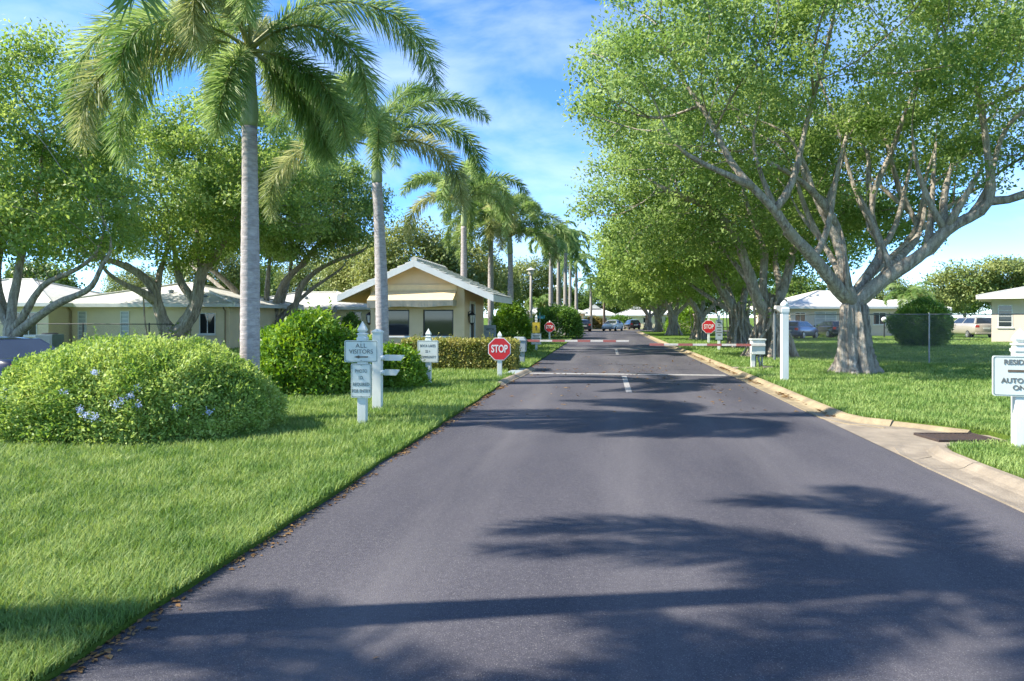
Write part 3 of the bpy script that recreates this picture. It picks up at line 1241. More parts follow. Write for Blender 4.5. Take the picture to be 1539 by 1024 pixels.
def kerb(name, path, inner, mat, z_top, z_in):
    """gutter pan from the asphalt rising to a rounded kerb; path runs along the back of the kerb"""
    mb = MB()
    path = [Vector((x, y, 0)) for x, y in path]
    q = []
    for a, b in zip(path[:-1], path[1:]):
        k = max(1, int((b - a).length / 0.6))
        q += [a.lerp(b, i / k) for i in range(k)]
    q.append(path[-1])
    rows = []
    for i, p in enumerate(q):
        t = (q[min(i + 1, len(q) - 1)] - q[max(i - 1, 0)]).normalized()
        s = Vector((-t.y, t.x, 0))        # towards the road when the path runs +Y and the road lies on -X
        if inner < 0:
            s = -s
        w = abs(inner)
        zz = 0.006 * mnoise.noise(Vector((p.x, p.y * 1.3, 4)))
        prof = [(0.0, -0.05), (0.0, z_top + zz), (0.035, z_top + 0.012 + zz), (0.10, z_top + 0.006 + zz), (0.15, z_top * 0.72 + zz), (0.2, z_top * 0.25), (0.26, z_in - 0.012), (w * 0.75 + 0.06, z_in - 0.008), (w, z_in + 0.006), (w, -0.05)]
        rows.append([p + s * a + Vector((0, 0, h)) for a, h in prof])
    m = len(rows[0])
    for c0 in range(0, len(rows) - 1, 5):
        seg = [list(r_) for r_ in rows[c0:c0 + 6]]
        if len(seg) < 2:
            continue
        if c0 + 6 <= len(rows) - 1:
            dv = (q[c0 + 5] - q[c0 + 4]).normalized() * 0.014
            seg[-1] = [v - dv for v in seg[-1]]
        vs = [v for r_ in seg for v in r_]
        fs = []
        for i in range(len(seg) - 1):
            for k in range(m - 1):
                a = i * m + k
                fs.append((a, a + 1, a + 1 + m, a + m) if inner < 0 else (a, a + m, a + 1 + m, a + 1))
        fs.append(tuple(range(m)))
        fs.append(tuple((len(seg) - 1) * m + k for k in reversed(range(m))))
        mb.add(vs, fs)
    o = mb.build(name, mat)
    tag(o, kind='structure')
    return o


kerb('kerb', [(x, y) for x, y in KERB[:-1]] + [(4.46, 9.62)], 0.60, 'concrete', ZW, 0.012)
kerb('kerb', KERB2[2:], 0.50, 'kerb_concrete', ZW, 0.012)
kerb('kerb', [(5.45, 11.1), (4.97, 11.63), (4.62, 11.86)], 0.27, 'kerb_concrete', 0.055, 0.0)
kerb('kerb', [(XL - 0.14, 17.2), (XL - 0.12, 18.5), (XL + 0.02, 20.6), (XL + 0.12, 22.7)], -0.24, 'concrete', 0.075, 0.012)
sheet('slab', [(XL - 0.42, 20.3), (XL - 0.05, 20.2), (XL + 0.05, 21.4), (XL + 0.1, 22.6), (XL - 0.3, 22.6)], ZL + 0.02, 'sign_grey', 0.08)

# painted markings
for y0, y1 in ((21.0, 21.42), (38.6, 39.2)):
    sheet('stop_line', [(XL + 0.25, y0), (XR - 0.12, y0 + 0.02), (XR - 0.12, y1), (XL + 0.25, y1 - 0.02)], ZR + 0.004, 'road_paint')
for y0, y1 in ((16.1, 20.6), (32.4, 38.0)):
    sheet('centre_line', [(0.46, y0), (0.60, y0), (0.60, y1), (0.46, y1)], ZR + 0.004, 'road_paint')

# drain inlet
gr = thing('drain_grate', (4.98, 10.6, 0.02), R(8), 'rusty dark storm drain grate set into the concrete apron by the lawn', 'drain grate')
mb = MB()
mb.box(-0.43, 0.43, -0.30, -0.25, -0.03, 0.022).box(-0.43, 0.43, 0.25, 0.30, -0.03, 0.022).box(-0.43, -0.38, -0.25, 0.25, -0.03, 0.022).box(0.38, 0.43, -0.25, 0.25, -0.03, 0.022)
mb.build('frame', 'grate_iron', gr, bevel=0.004)
mb = MB()
for i in range(13):
    x = -0.36 + i * 0.06
    mb.box(x - 0.016, x + 0.016, -0.25, 0.25, -0.02, 0.014)
mb.box(-0.38, 0.38, -0.02, 0.02, -0.025, 0.009)
mb.build('bars', 'grate_iron', gr)
mb = MB()
mb.box(-0.38, 0.38, -0.25, 0.25, -0.032, -0.027)
mb.build('pit', 'dark_metal', gr)


# ------------------------------------------------------------------ grass blades and fallen leaves
def point_in(poly, X, Y):
    ins = np.zeros(len(X), bool)
    n = len(poly)
    for i in range(n):
        x1, y1 = poly[i]
        x2, y2 = poly[(i + 1) % n]
        if y1 == y2:
            continue
        c = ((y1 > Y) != (y2 > Y)) & (X < (x2 - x1) * (Y - y1) / (y2 - y1) + x1)
        ins ^= c
    return ins


def blades():
    rng = np.random.default_rng(3)
    n = 950000
    a = 1.05
    d0, d1 = 2.4, 55.0
    u = rng.random(n)
    d = (d0 ** (1 - a) + u * (d1 ** (1 - a) - d0 ** (1 - a))) ** (1 / (1 - a))
    lat = (rng.random(n) * 2 - 1) * 0.95 * d
    X = lat * CA - d * SA
    Y = lat * SA + d * CA
    Lp = np.array(left_edge + [(-60, ROAD_END), (-60, -25)])
    Rp = np.array(right_edge + [(90, ROAD_END), (90, -25)])
    inL = point_in(Lp, X, Y)
    inR = point_in(Rp, X, Y)
    for (x0, x1, y0, y1) in ((-3.1, -2.5, 20.3, 22.6),):
        inL &= ~((X > x0) & (X < x1) & (Y > y0) & (Y < y1))
    Z = np.where(inL, ZL, ZW)
    keep = (inL | inR)
    # a mown band thins out at the very edge of the asphalt
    X, Y, Z, d, inR = X[keep], Y[keep], Z[keep], d[keep], inR[keep]
    m = len(X)
    sc = (d / 4.0)
    nz = np.array([mnoise.noise(Vector((x * 0.5, y * 0.5, 0))) for x, y in zip(X[:m], Y[:m])]) if m < 10 else None
    worn = np.array([mnoise.noise(Vector((x * 0.55, y * 0.55, 3.3))) + 0.5 * mnoise.noise(Vector((x * 1.9, y * 1.9, 1.3))) for x, y in zip(X, Y)])
    patch = np.clip(0.5 + worn * 0.9, 0, 1) * 0.5 + 0.25 + 0.25 * np.sin(X * 1.7 + 1.3 * np.sin(Y * 0.9)) * np.sin(Y * 1.3 + 1.1 * np.sin(X * 1.1))
    H = (0.045 + 0.055 * rng.random(m)) * (0.85 + 0.35 * patch) * (1 + 0.10 * np.clip(sc - 1, 0, 3)) * np.where(inR, 0.8, 1.0)
    W = 0.0065 * np.clip(sc, 0.8, 20) ** 0.62 * (0.7 + 0.6 * rng.random(m))
    az = rng.random(m) * 2 * PI
    lean = (0.15 + 0.85 * rng.random(m) ** 1.2) * H
    S = np.stack([np.cos(az), np.sin(az), np.zeros(m)], 1)
    az2 = az + PI / 2 + rng.normal(size=m) * 0.5
    Ld = np.stack([np.cos(az2), np.sin(az2), np.zeros(m)], 1)
    P = np.stack([X, Y, Z - 0.005], 1)
    up = np.array([0, 0, 1.0])
    p1 = P + up * (H * 0.55)[:, None] + Ld * (lean * 0.32)[:, None]
    p2 = P + up * (H * 0.95)[:, None] + Ld * lean[:, None]
    Wv = S * (W * 0.5)[:, None]
    V = np.stack([P - Wv, P + Wv, p1 + Wv * 0.85, p1 - Wv * 0.85, p2 + Wv * 0.1, p2 - Wv * 0.1], 1).reshape(-1, 3)
    b = np.arange(m)[:, None] * 6
    F = np.concatenate([b + np.array([0, 1, 2, 3]), b + np.array([3, 2, 4, 5])], 0)
    o = link('grass', quads_mesh('grass', V, F), 'blade')
    tag(o, 'bright green mown grass growing on both roadside lawns', 'grass', kind='stuff')
    return m


NB = blades()


def litter():
    rng = np.random.default_rng(5)
    P = []
    # a drift of brown leaves along the left edge of the asphalt
    m = 3000
    y = 2.2 + 24 * rng.random(m) ** 1.3
    x = np.array([lx(q) for q in y]) + 0.05 + rng.normal(size=m) * 0.045
    k = np.array([mnoise.noise(Vector((q * 1.1, 0, 9))) for q in y])
    s = rng.random(m) < np.clip(0.45 + 1.1 * k, 0.08, 1)
    P.append(np.stack([x[s], y[s], np.full(s.sum(), 0.006)], 1))
    # in the right gutter
    m = 1500
    y = 12.5 + 22 * rng.random(m)
    x = 3.96 + rng.normal(size=m) * 0.06
    k = np.array([mnoise.noise(Vector((q * 0.6, 5, 9))) for q in y])
    s = rng.random(m) < np.clip(0.3 + 1.3 * k, 0.03, 1)
    P.append(np.stack([x[s], y[s], np.full(s.sum(), 0.02)], 1))
    m = 60
    P.append(np.stack([4.0 + rng.normal(size=m) * 0.05, 6.75 + rng.normal(size=m) * 0.1, np.full(m, 0.02)], 1))
    # scattered over the asphalt around the first painted line
    m = 900
    x = -2.2 + 5.7 * rng.random(m)
    y = 20.5 + rng.normal(size=m) * 4.5
    k = np.array([mnoise.noise(Vector((a * 0.5, b * 0.3, 2))) for a, b in zip(x, y)])
    s = (rng.random(m) < np.clip(0.25 + 1.6 * k, 0.02, 1)) & (y > 9)
    P.append(np.stack([x[s], y[s], np.full(s.sum(), 0.008)], 1))
    P.append(np.array([at(570, dep(990), 0.008)]))
    P = np.vstack(P)
    n = len(P)
    D = randdir(n, rng)
    D[:, 2] = 0.12 * rng.random(n)
    N = randdir(n, rng) * 0.35 + np.array([0, 0, 1.0])
    L = 0.055 * (0.6 + 0.8 * rng.random(n)) * np.clip(P[:, 1] / 9, 0.8, 1.7)
    V, F = leaf_quads(P, D, N, L, L * 0.5, 0.08)
    V[:, 2] = np.maximum(V[:, 2], 0.003)
    o = link('fallen_leaves', quads_mesh('fallen_leaves', V, F), 'litter')
    tag(o, 'dry brown leaves fallen along the road edges and around the stop line', 'fallen leaves', kind='stuff')


litter()


# ------------------------------------------------------------------ signs and posts
def post(root, h, w, finial=True, name='post', low=-0.1):
    mb = MB()
    mb.box(-w / 2, w / 2, -w / 2, w / 2, low, h)
    mb.build(name, 'white_post', root, bevel=0.006)
    if finial:
        f = MB()
        k = w * 0.72
        f.lathe([(k * 1.0, 0), (k * 1.12, 0.02), (k * 1.12, 0.05), (k * 0.9, 0.06), (k * 0.9, 0.09), (k * 1.1, 0.1), (k * 1.1, 0.115), (k * 0.62, 0.13)], 4, (0, 0, h), PI / 4)
        g = w * 0.7
        f.lathe([(g * 0.62, 0.13), (g * 0.95, 0.155), (g * 1.02, 0.175), (g * 0.8, 0.215), (g * 0.42, 0.26), (g * 0.12, 0.30), (0.002, 0.315)], 4, (0, 0, h), PI / 4)
        f.build('finial', 'white_post', root, bevel=0.004)


def rounded(w, h, r, n=5):
    pts = []
    for cx, cz, a0 in ((w / 2 - r, -h / 2 + r, -PI / 2), (w / 2 - r, h / 2 - r, 0), (-w / 2 + r, h / 2 - r, PI / 2), (-w / 2 + r, -h / 2 + r, PI)):
        for i in range(n + 1):
            a = a0 + PI / 2 * i / n
            pts.append((cx + r * math.cos(a), cz + r * math.sin(a)))
    return pts


def board(root, x, z, w, h, y, mat='sign_board', border='sign_green', r=0.02, inset=0.012, name='sign_board', bt=0.007):
    pts = [(px + x, pz + z) for px, pz in rounded(w, h, r)]
    b = MB().prism_y(pts, y, y + 0.016).build(name, mat, root)
    if border:
        m = MB()
        o = rounded(w - 2 * inset, h - 2 * inset, max(r - inset * 0.3, 0.006))
        i_ = rounded(w - 2 * inset - 2 * bt, h - 2 * inset - 2 * bt, max(r - inset * 0.3, 0.006))
        n = len(o)
        vs = [(px + x, y - 0.003, pz + z) for px, pz in o] + [(px + x, y - 0.003, pz + z) for px, pz in i_]
        m.add(vs, [(k, (k + 1) % n, (k + 1) % n + n, k + n) for k in range(n)])
        m.build('border', border, b)
    return b


def face_rz(p, extra=0.0):
    return math.atan2(p.x, -p.y) * 0 + extra


# all visitors
p = at(545, 10.9, ZL)
s1 = thing('sign_post', p, R(5), 'white finial post carrying the ALL VISITORS board above a PHOTO I.D. board', 'sign', 'sign posts along the drive')
post(s1, 1.34, 0.135)
b = board(s1, 0, 1.175, 0.535, 0.345, -0.09)
text_part('ALL', 0.095, b, 'sign_text', 0, -0.092, 1.262, 1.1, 0.0, spacing=1.05)
text_part('VISITORS', 0.095, b, 'sign_text', 0, -0.092, 1.168, 1.0, 0.0)
m = MB()
m.prism_y([(-0.02, 1.076), (0.11, 1.076), (0.11, 1.096), (-0.02, 1.096)], -0.094, -0.0905)
m.prism_y([(-0.115, 1.086), (-0.035, 1.062), (-0.02, 1.076), (-0.02, 1.096), (-0.035, 1.11)], -0.094, -0.0905)
m.build('arrow', 'arrow_brown', b)
b = board(s1, 0.0, 0.71, 0.325, 0.54, -0.09)
for k, tx in enumerate(('PHOTO', 'I.D.', 'REQUIRED', 'FOR ENTRY')):
    text_part(tx, 0.074, b, 'sign_text', 0, -0.092, 0.86 - 0.105 * k, 0.76, 0.0)
for zz in (1.325, 1.03, 0.955, 0.465):
    m = MB()
    m.lathe([(0.007, 0), (0.007, 0.004)], 8, (0, 0, 0))
    m.v = [(v[0], -0.0905 - v[2], zz + v[1]) for v in m.v]
    m.build('bolt', 'galvanised', s1)

# the post behind it with two small arms
p = at(567.5, 12.6, ZL)
s2 = thing('notice_post', p, R(0), 'plain white post with two short board arms, just behind the ALL VISITORS sign', 'post')
mb = MB()
mb.box(-0.085, 0.085, -0.06, 0.06, -0.1, 1.43)
mb.build('post', 'white_post', s2, bevel=0.006)
mb = MB()
mb.box(-0.1, 0.1, -0.075, 0.075, 1.43, 1.455)
mb.hexa([(-0.1, -0.075, 1.455), (0.1, -0.075, 1.455), (0.1, 0.075, 1.455), (-0.1, 0.075, 1.455), (-0.03, -0.02, 1.5), (0.03, -0.02, 1.5), (0.03, 0.02, 1.5), (-0.03, 0.02, 1.5)])
mb.build('cap', 'white_post', s2, bevel=0.004)
for z, ln in ((0.97, 0.43), (0.70, 0.34)):
    mb = MB()
    mb.prism_y([(0.10, z - 0.03), (0.12, z - 0.055), (0.085 + ln - 0.07, z - 0.055), (0.085 + ln, z + 0.05), (0.15, z + 0.055), (0.12, z + 0.025)], -0.02, 0.02)
    a = mb.build('arm', 'white_post', s2, bevel=0.004)
    mb = MB()
    mb.lathe([(0.005, -0.05), (0.035, -0.04), (0.048, -0.015), (0.048, 0.015), (0.035, 0.04), (0.005, 0.05)], 12, (0.105, -0.03, z))
    mb.build('knob', 'white_post', a, smooth=True)

# community sign
p = at(644, 17.1, ZL)
s3 = thing('sign_post', p, R(2), 'white finial post with the square BOCA LAKES 55 + COMMUNITY board before the clipped hedge', 'sign', 'sign posts along the drive')
post(s3, 1.12, 0.13)
b = board(s3, 0, 0.86, 0.53, 0.55, -0.085)
for k, tx in enumerate(('BOCA LAKES', '55 +', 'COMMUNITY')):
    text_part(tx, 0.092, b, 'sign_text', 0, -0.087, 1.0 - 0.14 * k, 0.74, 0.0)


def octagon(r):
    return [(r * math.cos(PI / 8 + k * PI / 4), r * math.sin(PI / 8 + k * PI / 4)) for k in range(8)]


def stop_sign(p, rz, label, ztop, zc, dia, w, base, finial=True):
    t = thing('stop_sign', p, rz, label, 'stop sign', 'stop signs along the drive')
    mb = MB()
    mb.box(-w / 2, w / 2, -w / 2, w / 2, base, ztop)
    mb.build('post', 'white_post', t, bevel=0.005)
    if finial:
        f = MB()
        f.lathe([(w * .78, 0), (w * .8, .03), (w * .55, .045), (w * .5, .07), (w * .7, .1), (w * .62, .14), (w * .3, .19), (.003, .23)], 4, (0, 0, ztop), PI / 4)
        f.build('finial', 'white_post', t)
    y = -w / 2 - 0.02
    r = dia / 2 / math.cos(PI / 8)
    pl = MB().prism_y([(x, zc + z) for x, z in octagon(r)], y, y + 0.018).build('plate', 'sign_white', t)
    MB().prism_y([(x, zc + z) for x, z in octagon(r * 0.93)], y - 0.004, y - 0.0005).build('red_face', 'stop_red', pl)
    text_part('STOP', dia * 0.46, pl, 'sign_white', 0, y - 0.007, zc, 0.66, dia * 0.011)
    return t


stop_sign(at(751, 19.7, ZL), R(3), 'large bright STOP sign at the corner of the clipped hedge', 1.08, 0.80, 0.65, 0.13, -0.1)
stop_sign(at(826, 51, ZL), R(2), 'STOP sign beyond the left barrier arm, in front of a dark rounded hedge', 1.25, 0.98, 0.76, 0.13, -0.1)
stop_sign(at(1065, 44, ZW), R(-3), 'STOP sign on the right lawn in front of the trees, beyond the right barrier arm', 1.5, 1.06, 0.84, 0.14, -0.1)

# yellow sign with a smaller board and a blue street name plate
p = at(806, 35, ZL)
s4 = thing('warning_sign', p, R(2), 'white post with yellow warning board above a white and red notice', 'sign', 'sign posts along the drive')
post(s4, 1.55, 0.12)
b = board(s4, 0, 1.18, 0.40, 0.56, -0.08, 'sign_yellow', 'dark_metal', 0.03, 0.015)
m = MB()
m.prism_y([(-0.02, 1.05), (0.02, 1.05), (0.02, 1.2), (0.07, 1.2), (0.0, 1.32), (-0.07, 1.2), (-0.02, 1.2)], -0.084, -0.081)
m.build('symbol', 'arrow_brown', b)
b = board(s4, 0, 0.6, 0.52, 0.56, -0.08, 'sign_board', 'sign_green', 0.03, 0.015)
m = MB()
m.box(-0.22, 0.22, -0.084, -0.081, 0.44, 0.56)
m.build('red_band', 'arm_red', b)
m = MB()
for zz, ww in ((0.79, 0.36), (0.71, 0.3), (0.63, 0.38)):
    m.box(-ww / 2, ww / 2, -0.084, -0.081, zz - 0.018, zz + 0.018)
m.build('text_lines', 'sign_text', b)
p = at(811.5, 50, ZL)
s5 = thing('street_sign', p, R(0), 'small blue street name plate on a thin pole behind the yellow warning sign', 'street sign')
MB().tube([(0, 0, -0.1), (0, 0, 1.85)], 0.03, 8).build('pole', 'galvanised', s5)
MB().box(-0.36, 0.36, -0.012, 0.012, 1.62, 1.84).build('name_plate', 'street_blue', s5)
MB().box(-0.012, 0.012, -0.3, 0.3, 1.86, 2.06).build('name_plate', 'street_blue', s5)

# tall narrow board on the right, between the two barrier cabinets
p = at(1080.5, 35, ZW)
s6 = thing('sign_post', p, R(-4), 'white finial post with a tall narrow grey notice board, right of the far STOP sign', 'sign', 'sign posts along the drive')
post(s6, 1.55, 0.13)
b = board(s6, 0, 1.03, 0.36, 1.02, -0.085, 'sign_grey', 'sign_green', 0.02, 0.015)
m = MB()
for k in range(6):
    ww = (0.2, 0.12, 0.24, 0.2, 0.26, 0.16)[k]
    m.box(-ww / 2, ww / 2, -0.089, -0.0855, 1.38 - 0.13 * k, 1.44 - 0.13 * k)
m.build('text_lines', 'sign_text', b)

# residents sign, cut by the right edge of the frame
p = at(1533, 8.76, ZW)
s7 = thing('sign_post', p, R(-8), 'white finial post with the RESIDENTS AUTO TAGS ONLY board near the drain', 'sign', 'sign posts along the drive')
post(s7, 1.22, 0.15)
b = board(s7, 0, 0.925, 0.68, 0.515, -0.095, inset=0.012, bt=0.006, r=0.03)
text_part('RESIDENTS', 0.088, b, 'sign_text', 0, -0.0995, 1.10, 1.0, 0.002)
text_part('AUTO TAGS', 0.088, b, 'sign_text', 0, -0.0995, 0.865, 1.0, 0.002)
text_part('ONLY', 0.088, b, 'sign_text', 0, -0.0995, 0.775, 1.0, 0.002)
m = MB()
m.prism_y([(-0.17, 0.975), (0.1, 0.975), (0.1, 0.96), (0.18, 0.99), (0.1, 1.02), (0.1, 1.005), (-0.17, 1.005)], -0.0995, -0.0955)
m.build('arrow', 'arrow_brown', b)

# pole with a card reader head, by the right kerb
p = at(1179, 18.0, ZW)
s8 = thing('reader_post', p, R(4), 'tall white square post with a small beige camera head near the right kerb', 'post')
mb = MB()
mb.box(-0.085, 0.085, -0.085, 0.085, -0.1, 1.78)
mb.build('post', 'white_post', s8, bevel=0.006)
mb = MB()
mb.lathe([(0.13, 1.78), (0.14, 1.82), (0.14, 1.9), (0.12, 1.94), (0.12, 1.97)], 4, (0, 0, 0), PI / 4)
mb.lathe([(0.08, 1.97), (0.1, 1.99), (0.1, 2.03), (0.06, 2.08), (0.004, 2.13)], 8)
mb.build('finial', 'white_post', s8)
mb = MB()
mb.prism_y([(-0.1, 1.8), (-0.09, 1.79), (-0.09, 1.98), (-0.24, 1.98), (-0.25, 1.9), (-0.17, 1.83)], -0.08, 0.08)
mb.build('camera_head', 'arm_white', s8, bevel=0.01)


# ------------------------------------------------------------------ barriers
def arm_mesh(root, x0, x1, z, y, stripe, hh, first_red, ry=0.03):
    n = max(3, int(abs(x1 - x0) / stripe + 0.5))
    a = MB()
    a.box(min(x0, x1), max(x0, x1), y - ry, y + ry, z - hh, z + hh)
    ao = a.build('arm', 'arm_white', root, bevel=0.004)
    for k in range(n):
        if (k % 2 == 0) == first_red:
            xa = x0 + (x1 - x0) * k / n
            xb = x0 + (x1 - x0) * (k + 1) / n
            s = MB()
            s.box(min(xa, xb), max(xa, xb), y - ry - 0.004, y + ry + 0.004, z - hh - 0.004, z + hh + 0.004)
            s.build('red_stripe', 'arm_red', ao)


p = at(782.5, 25.6, 0)
br = thing('barrier', (p.x, p.y, ZL), 0, 'left barrier with grey cabinet and lowered red and white arm over the drive', 'barrier', 'barriers across the drive')
mb = MB()
mb.box(-0.14, 0.14, -0.14, 0.14, -0.05, 0.46)
mb.build('pedestal', 'cabinet_grey', br)
mb = MB()
mb.hexa([(-0.2, -0.2, 0.42), (0.2, -0.2, 0.42), (0.2, 0.2, 0.42), (-0.2, 0.2, 0.42), (-0.2, -0.2, 0.86), (0.22, -0.2, 0.83), (0.22, 0.2, 0.83), (-0.2, 0.2, 0.86)])
mb.build('cabinet', 'cabinet_grey', br, bevel=0.015)
mb = MB()
mb.hexa([(-0.25, -0.24, 0.86), (0.25, -0.24, 0.835), (0.25, 0.24, 0.835), (-0.25, 0.24, 0.86), (-0.22, -0.2, 0.98), (0.14, -0.2, 0.97), (0.14, 0.2, 0.97), (-0.22, 0.2, 0.98)])
mb.build('lid', 'cabinet_grey', br, bevel=0.015)
arm_mesh(br, 0.26, 4.0, 0.84, -0.1, 0.46, 0.035, True)

p = at(1139, 22.4, 0)
br = thing('barrier', (p.x, p.y, ZW), 0, 'right barrier with white cabinet on a post and lowered striped arm over the drive', 'barrier', 'barriers across the drive')
mb = MB()
mb.box(-0.22, -0.10, -0.08, 0.08, -0.05, 0.5)
mb.build('post', 'cabinet_white', br, bevel=0.006)
mb = MB()
mb.box(-0.22, 0.2, -0.17, 0.17, 0.46, 0.92)
mb.build('cabinet', 'cabinet_white', br, bevel=0.015)
mb = MB()
mb.box(-0.25, 0.23, -0.2, 0.2, 0.92, 0.97)
mb.build('lid', 'cabinet_white', br, bevel=0.012)
mb = MB()
mb.tube([(0.02, 0, 0.47), (0.02, 0, 0.28), (0.06, 0, 0.2), (0.06, 0, -0.05)], 0.035, 8)
mb.tube([(0.14, 0.05, 0.47), (0.14, 0.05, 0.1), (0.2, 0.05, 0.06), (0.45, 0.05, 0.05), (0.5, 0.05, -0.05)], 0.028, 8)
mb.tube([(-0.06, 0.05, 0.47), (-0.06, 0.05, -0.05)], 0.02, 8)
mb.build('pipes', 'galvanised', br, smooth=True)
MB().box(-0.8, 0.05, -0.3, 0.12, -0.1, 0.035).build('pad', 'concrete', br, bevel=0.01)
MB().box(0.15, 0.45, -0.14, 0.08, -0.1, 0.06).build('pad', 'concrete', br, bevel=0.01)
arm_mesh(br, 0.2, -3.5, 0.77, -0.20, 0.48, 0.034, False, 0.02)


# ------------------------------------------------------------------ chain-link fences
def chain_fence(name, a, b, h, label, posts, z0, mat='galvanised', pitch=0.075, wr=0.0022, thick=None):
    a, b = Vector(a), Vector(b)
    rz = math.atan2(b.y - a.y, b.x - a.x)
    L = (b - a).length
    root = thing(name, (a.x, a.y, z0), rz, label, 'fence')
    for i, s in enumerate(posts):
        r = 0.045 if (i == 0 and thick) else 0.028
        mb = MB()
        mb.tube([(s * L, 0, -0.1), (s * L, 0, h + 0.03), (s * L, 0, h + 0.06)], [r, r, r * 0.4], 10)
        mb.build('post', mat, root, smooth=False)
    mb = MB()
    mb.tube([(0, 0, h), (L, 0, h)], 0.021, 8)
    mb.build('top_rail', mat, root)
    V, F = [], []
    n = int((L + h) / pitch)
    for k in range(n):
        for sg in (1, -1):
            x0 = k * pitch - h
            x1 = x0 + h
            za, zb = (0.03, h) if sg > 0 else (h, 0.03)
            # clip to the panel
            def cut(x0, za, x1, zb):
                if x0 < 0:
                    t = -x0 / (x1 - x0)
                    x0, za = 0, za + (zb - za) * t
                if x1 > L:
                    t = (L - x0) / (x1 - x0)
                    x1, zb = L, za + (zb - za) * t
                return x0, za, x1, zb
            if x1 <= 0 or x0 >= L:
                continue
            q = cut(x0, za, x1, zb)
            bb = len(V)
            y = 0.003 * sg
            V += [(q[0] - wr, y, q[1]), (q[0] + wr, y, q[1]), (q[2] + wr, y, q[3]), (q[2] - wr, y, q[3])]
            F.append((bb, bb + 1, bb + 2, bb + 3))
    me = quads_mesh('wire_mesh', np.array(V), np.array(F))
    link('wire_mesh', me, mat, root)
    return root


a, b = at(1164, 26.4), at(1600, 23.2)
chain_fence('chain_link_fence', a, b, 1.78, 'grey chain link fence running behind the big tree on the right lawn', [0, 0.565, 0.99], ZW, thick=True)
a, b = at(-60, 31.0), at(258, 29.0)
chain_fence('chain_link_fence', a, b, 1.42, 'dark chain link fence in front of the low yellow house on the left', [0.02, 0.3, 0.597, 0.9], ZL, 'dark_metal')


# ------------------------------------------------------------------ lamps and poles
def lamp_post(p, h, label, grp='tall street lamps by the palms'):
    t = thing('street_lamp', p, 0, label, 'street lamp', grp)
    MB().tube([(0, 0, -0.1), (0, 0, h * 0.5), (0, 0, h)], [0.13, 0.105, 0.085], 10).build('pole', 'pole_grey', t, smooth=True)
    mb = MB()
    mb.lathe([(0.09, 0), (0.16, 0.04), (0.22, 0.3), (0.2, 0.36)], 8, (0, 0, h))
    mb.build('lamp_glass', 'lamp_glass', t)
    mb = MB()
    mb.lathe([(0.34, 0.36), (0.3, 0.42), (0.12, 0.5), (0.02, 0.55)], 8, (0, 0, h))
    mb.build('lamp_cap', 'trim_white', t)
    return t


lamp_post(at(798, 50, ZL), 4.8, 'tall grey street lamp rising behind the leafy bush beside the gatehouse')
lamp_post(at(838, 72, ZL), 4.6, 'farther slim street lamp standing before the tall palm trunks')
p = at(908, 92, 0)
t = thing('utility_pole', p, 0, 'plain wooden utility pole in front of the white roofs at the end of the drive', 'utility pole')
MB().tube([(0, 0, -0.1), (0, 0, 8.6)], [0.19, 0.13], 10).build('pole', 'pole_wood', t, smooth=True)
MB().box(-0.7, 0.7, -0.16, -0.06, 7.7, 7.84).build('crossarm', 'pole_wood', t)
p = at(503.6, 38, ZL)
t = thing('garden_lamp', p, 0, 'thin garden lamp post with a small lantern before the cream house behind the hedge', 'garden lamp')
MB().tube([(0, 0, -0.1), (0, 0, 1.95)], [0.045, 0.035], 8).build('pole', 'pole_grey', t)
MB().lathe([(0.05, 1.95), (0.1, 2.0), (0.13, 2.2), (0.15, 2.22), (0.03, 2.36), (0.005, 2.4)], 6).build('lantern', 'galvanised', t)
p = at(1329, 57, ZW)
t = thing('garden_lamp', p, 0, 'short dark lamp post with a white globe in front of the beige house', 'garden lamp')
MB().tube([(0, 0, -0.1), (0, 0, 1.3)], [0.06, 0.05], 8).build('pole', 'dark_metal', t)
MB().lathe([(0.08, 1.28), (0.19, 1.36), (0.23, 1.48), (0.2, 1.6), (0.1, 1.68), (0.01, 1.71)], 14).build('globe', 'globe_white', t, smooth=True)
for u, d in ((838.5, 60), (844, 63), (850, 67)):
    p = at(u, d, ZL)
    t = thing('bollard', p, 0, 'low white bollard at the foot of the dark rounded hedge along the left lawn', 'bollard', 'white bollards by the hedge')
    MB().box(-0.1, 0.1, -0.1, 0.1, -0.1, 0.62).build('post', 'white_post', t, bevel=0.01)
    MB().lathe([(0.15, 0.62), (0.15, 0.66), (0.02, 0.76)], 4, (0, 0, 0), PI / 4).build('cap', 'white_post', t)

# wall-side notice by the gatehouse
p = at(736.5, 31.0, ZL)
t = thing('notice_board', p, R(3), 'pale grey notice board with one dark line of text beside the gatehouse door', 'notice board')
MB().box(-0.05, 0.05, -0.04, 0.04, -0.1, 1.55).build('post', 'white_post', t)
b = board(t, 0, 1.02, 0.56, 0.68, -0.065, 'sign_grey', None)
text_part('VISITOR', 0.13, b, 'sign_text', 0, -0.068, 1.16, 0.8, 0.004)
m = MB()
for zz in (0.98, 0.88, 0.78):
    m.box(-0.2, 0.2, -0.068, -0.0655, zz - 0.012, zz + 0.012)
m.build('text_lines', 'cabinet_grey', b)

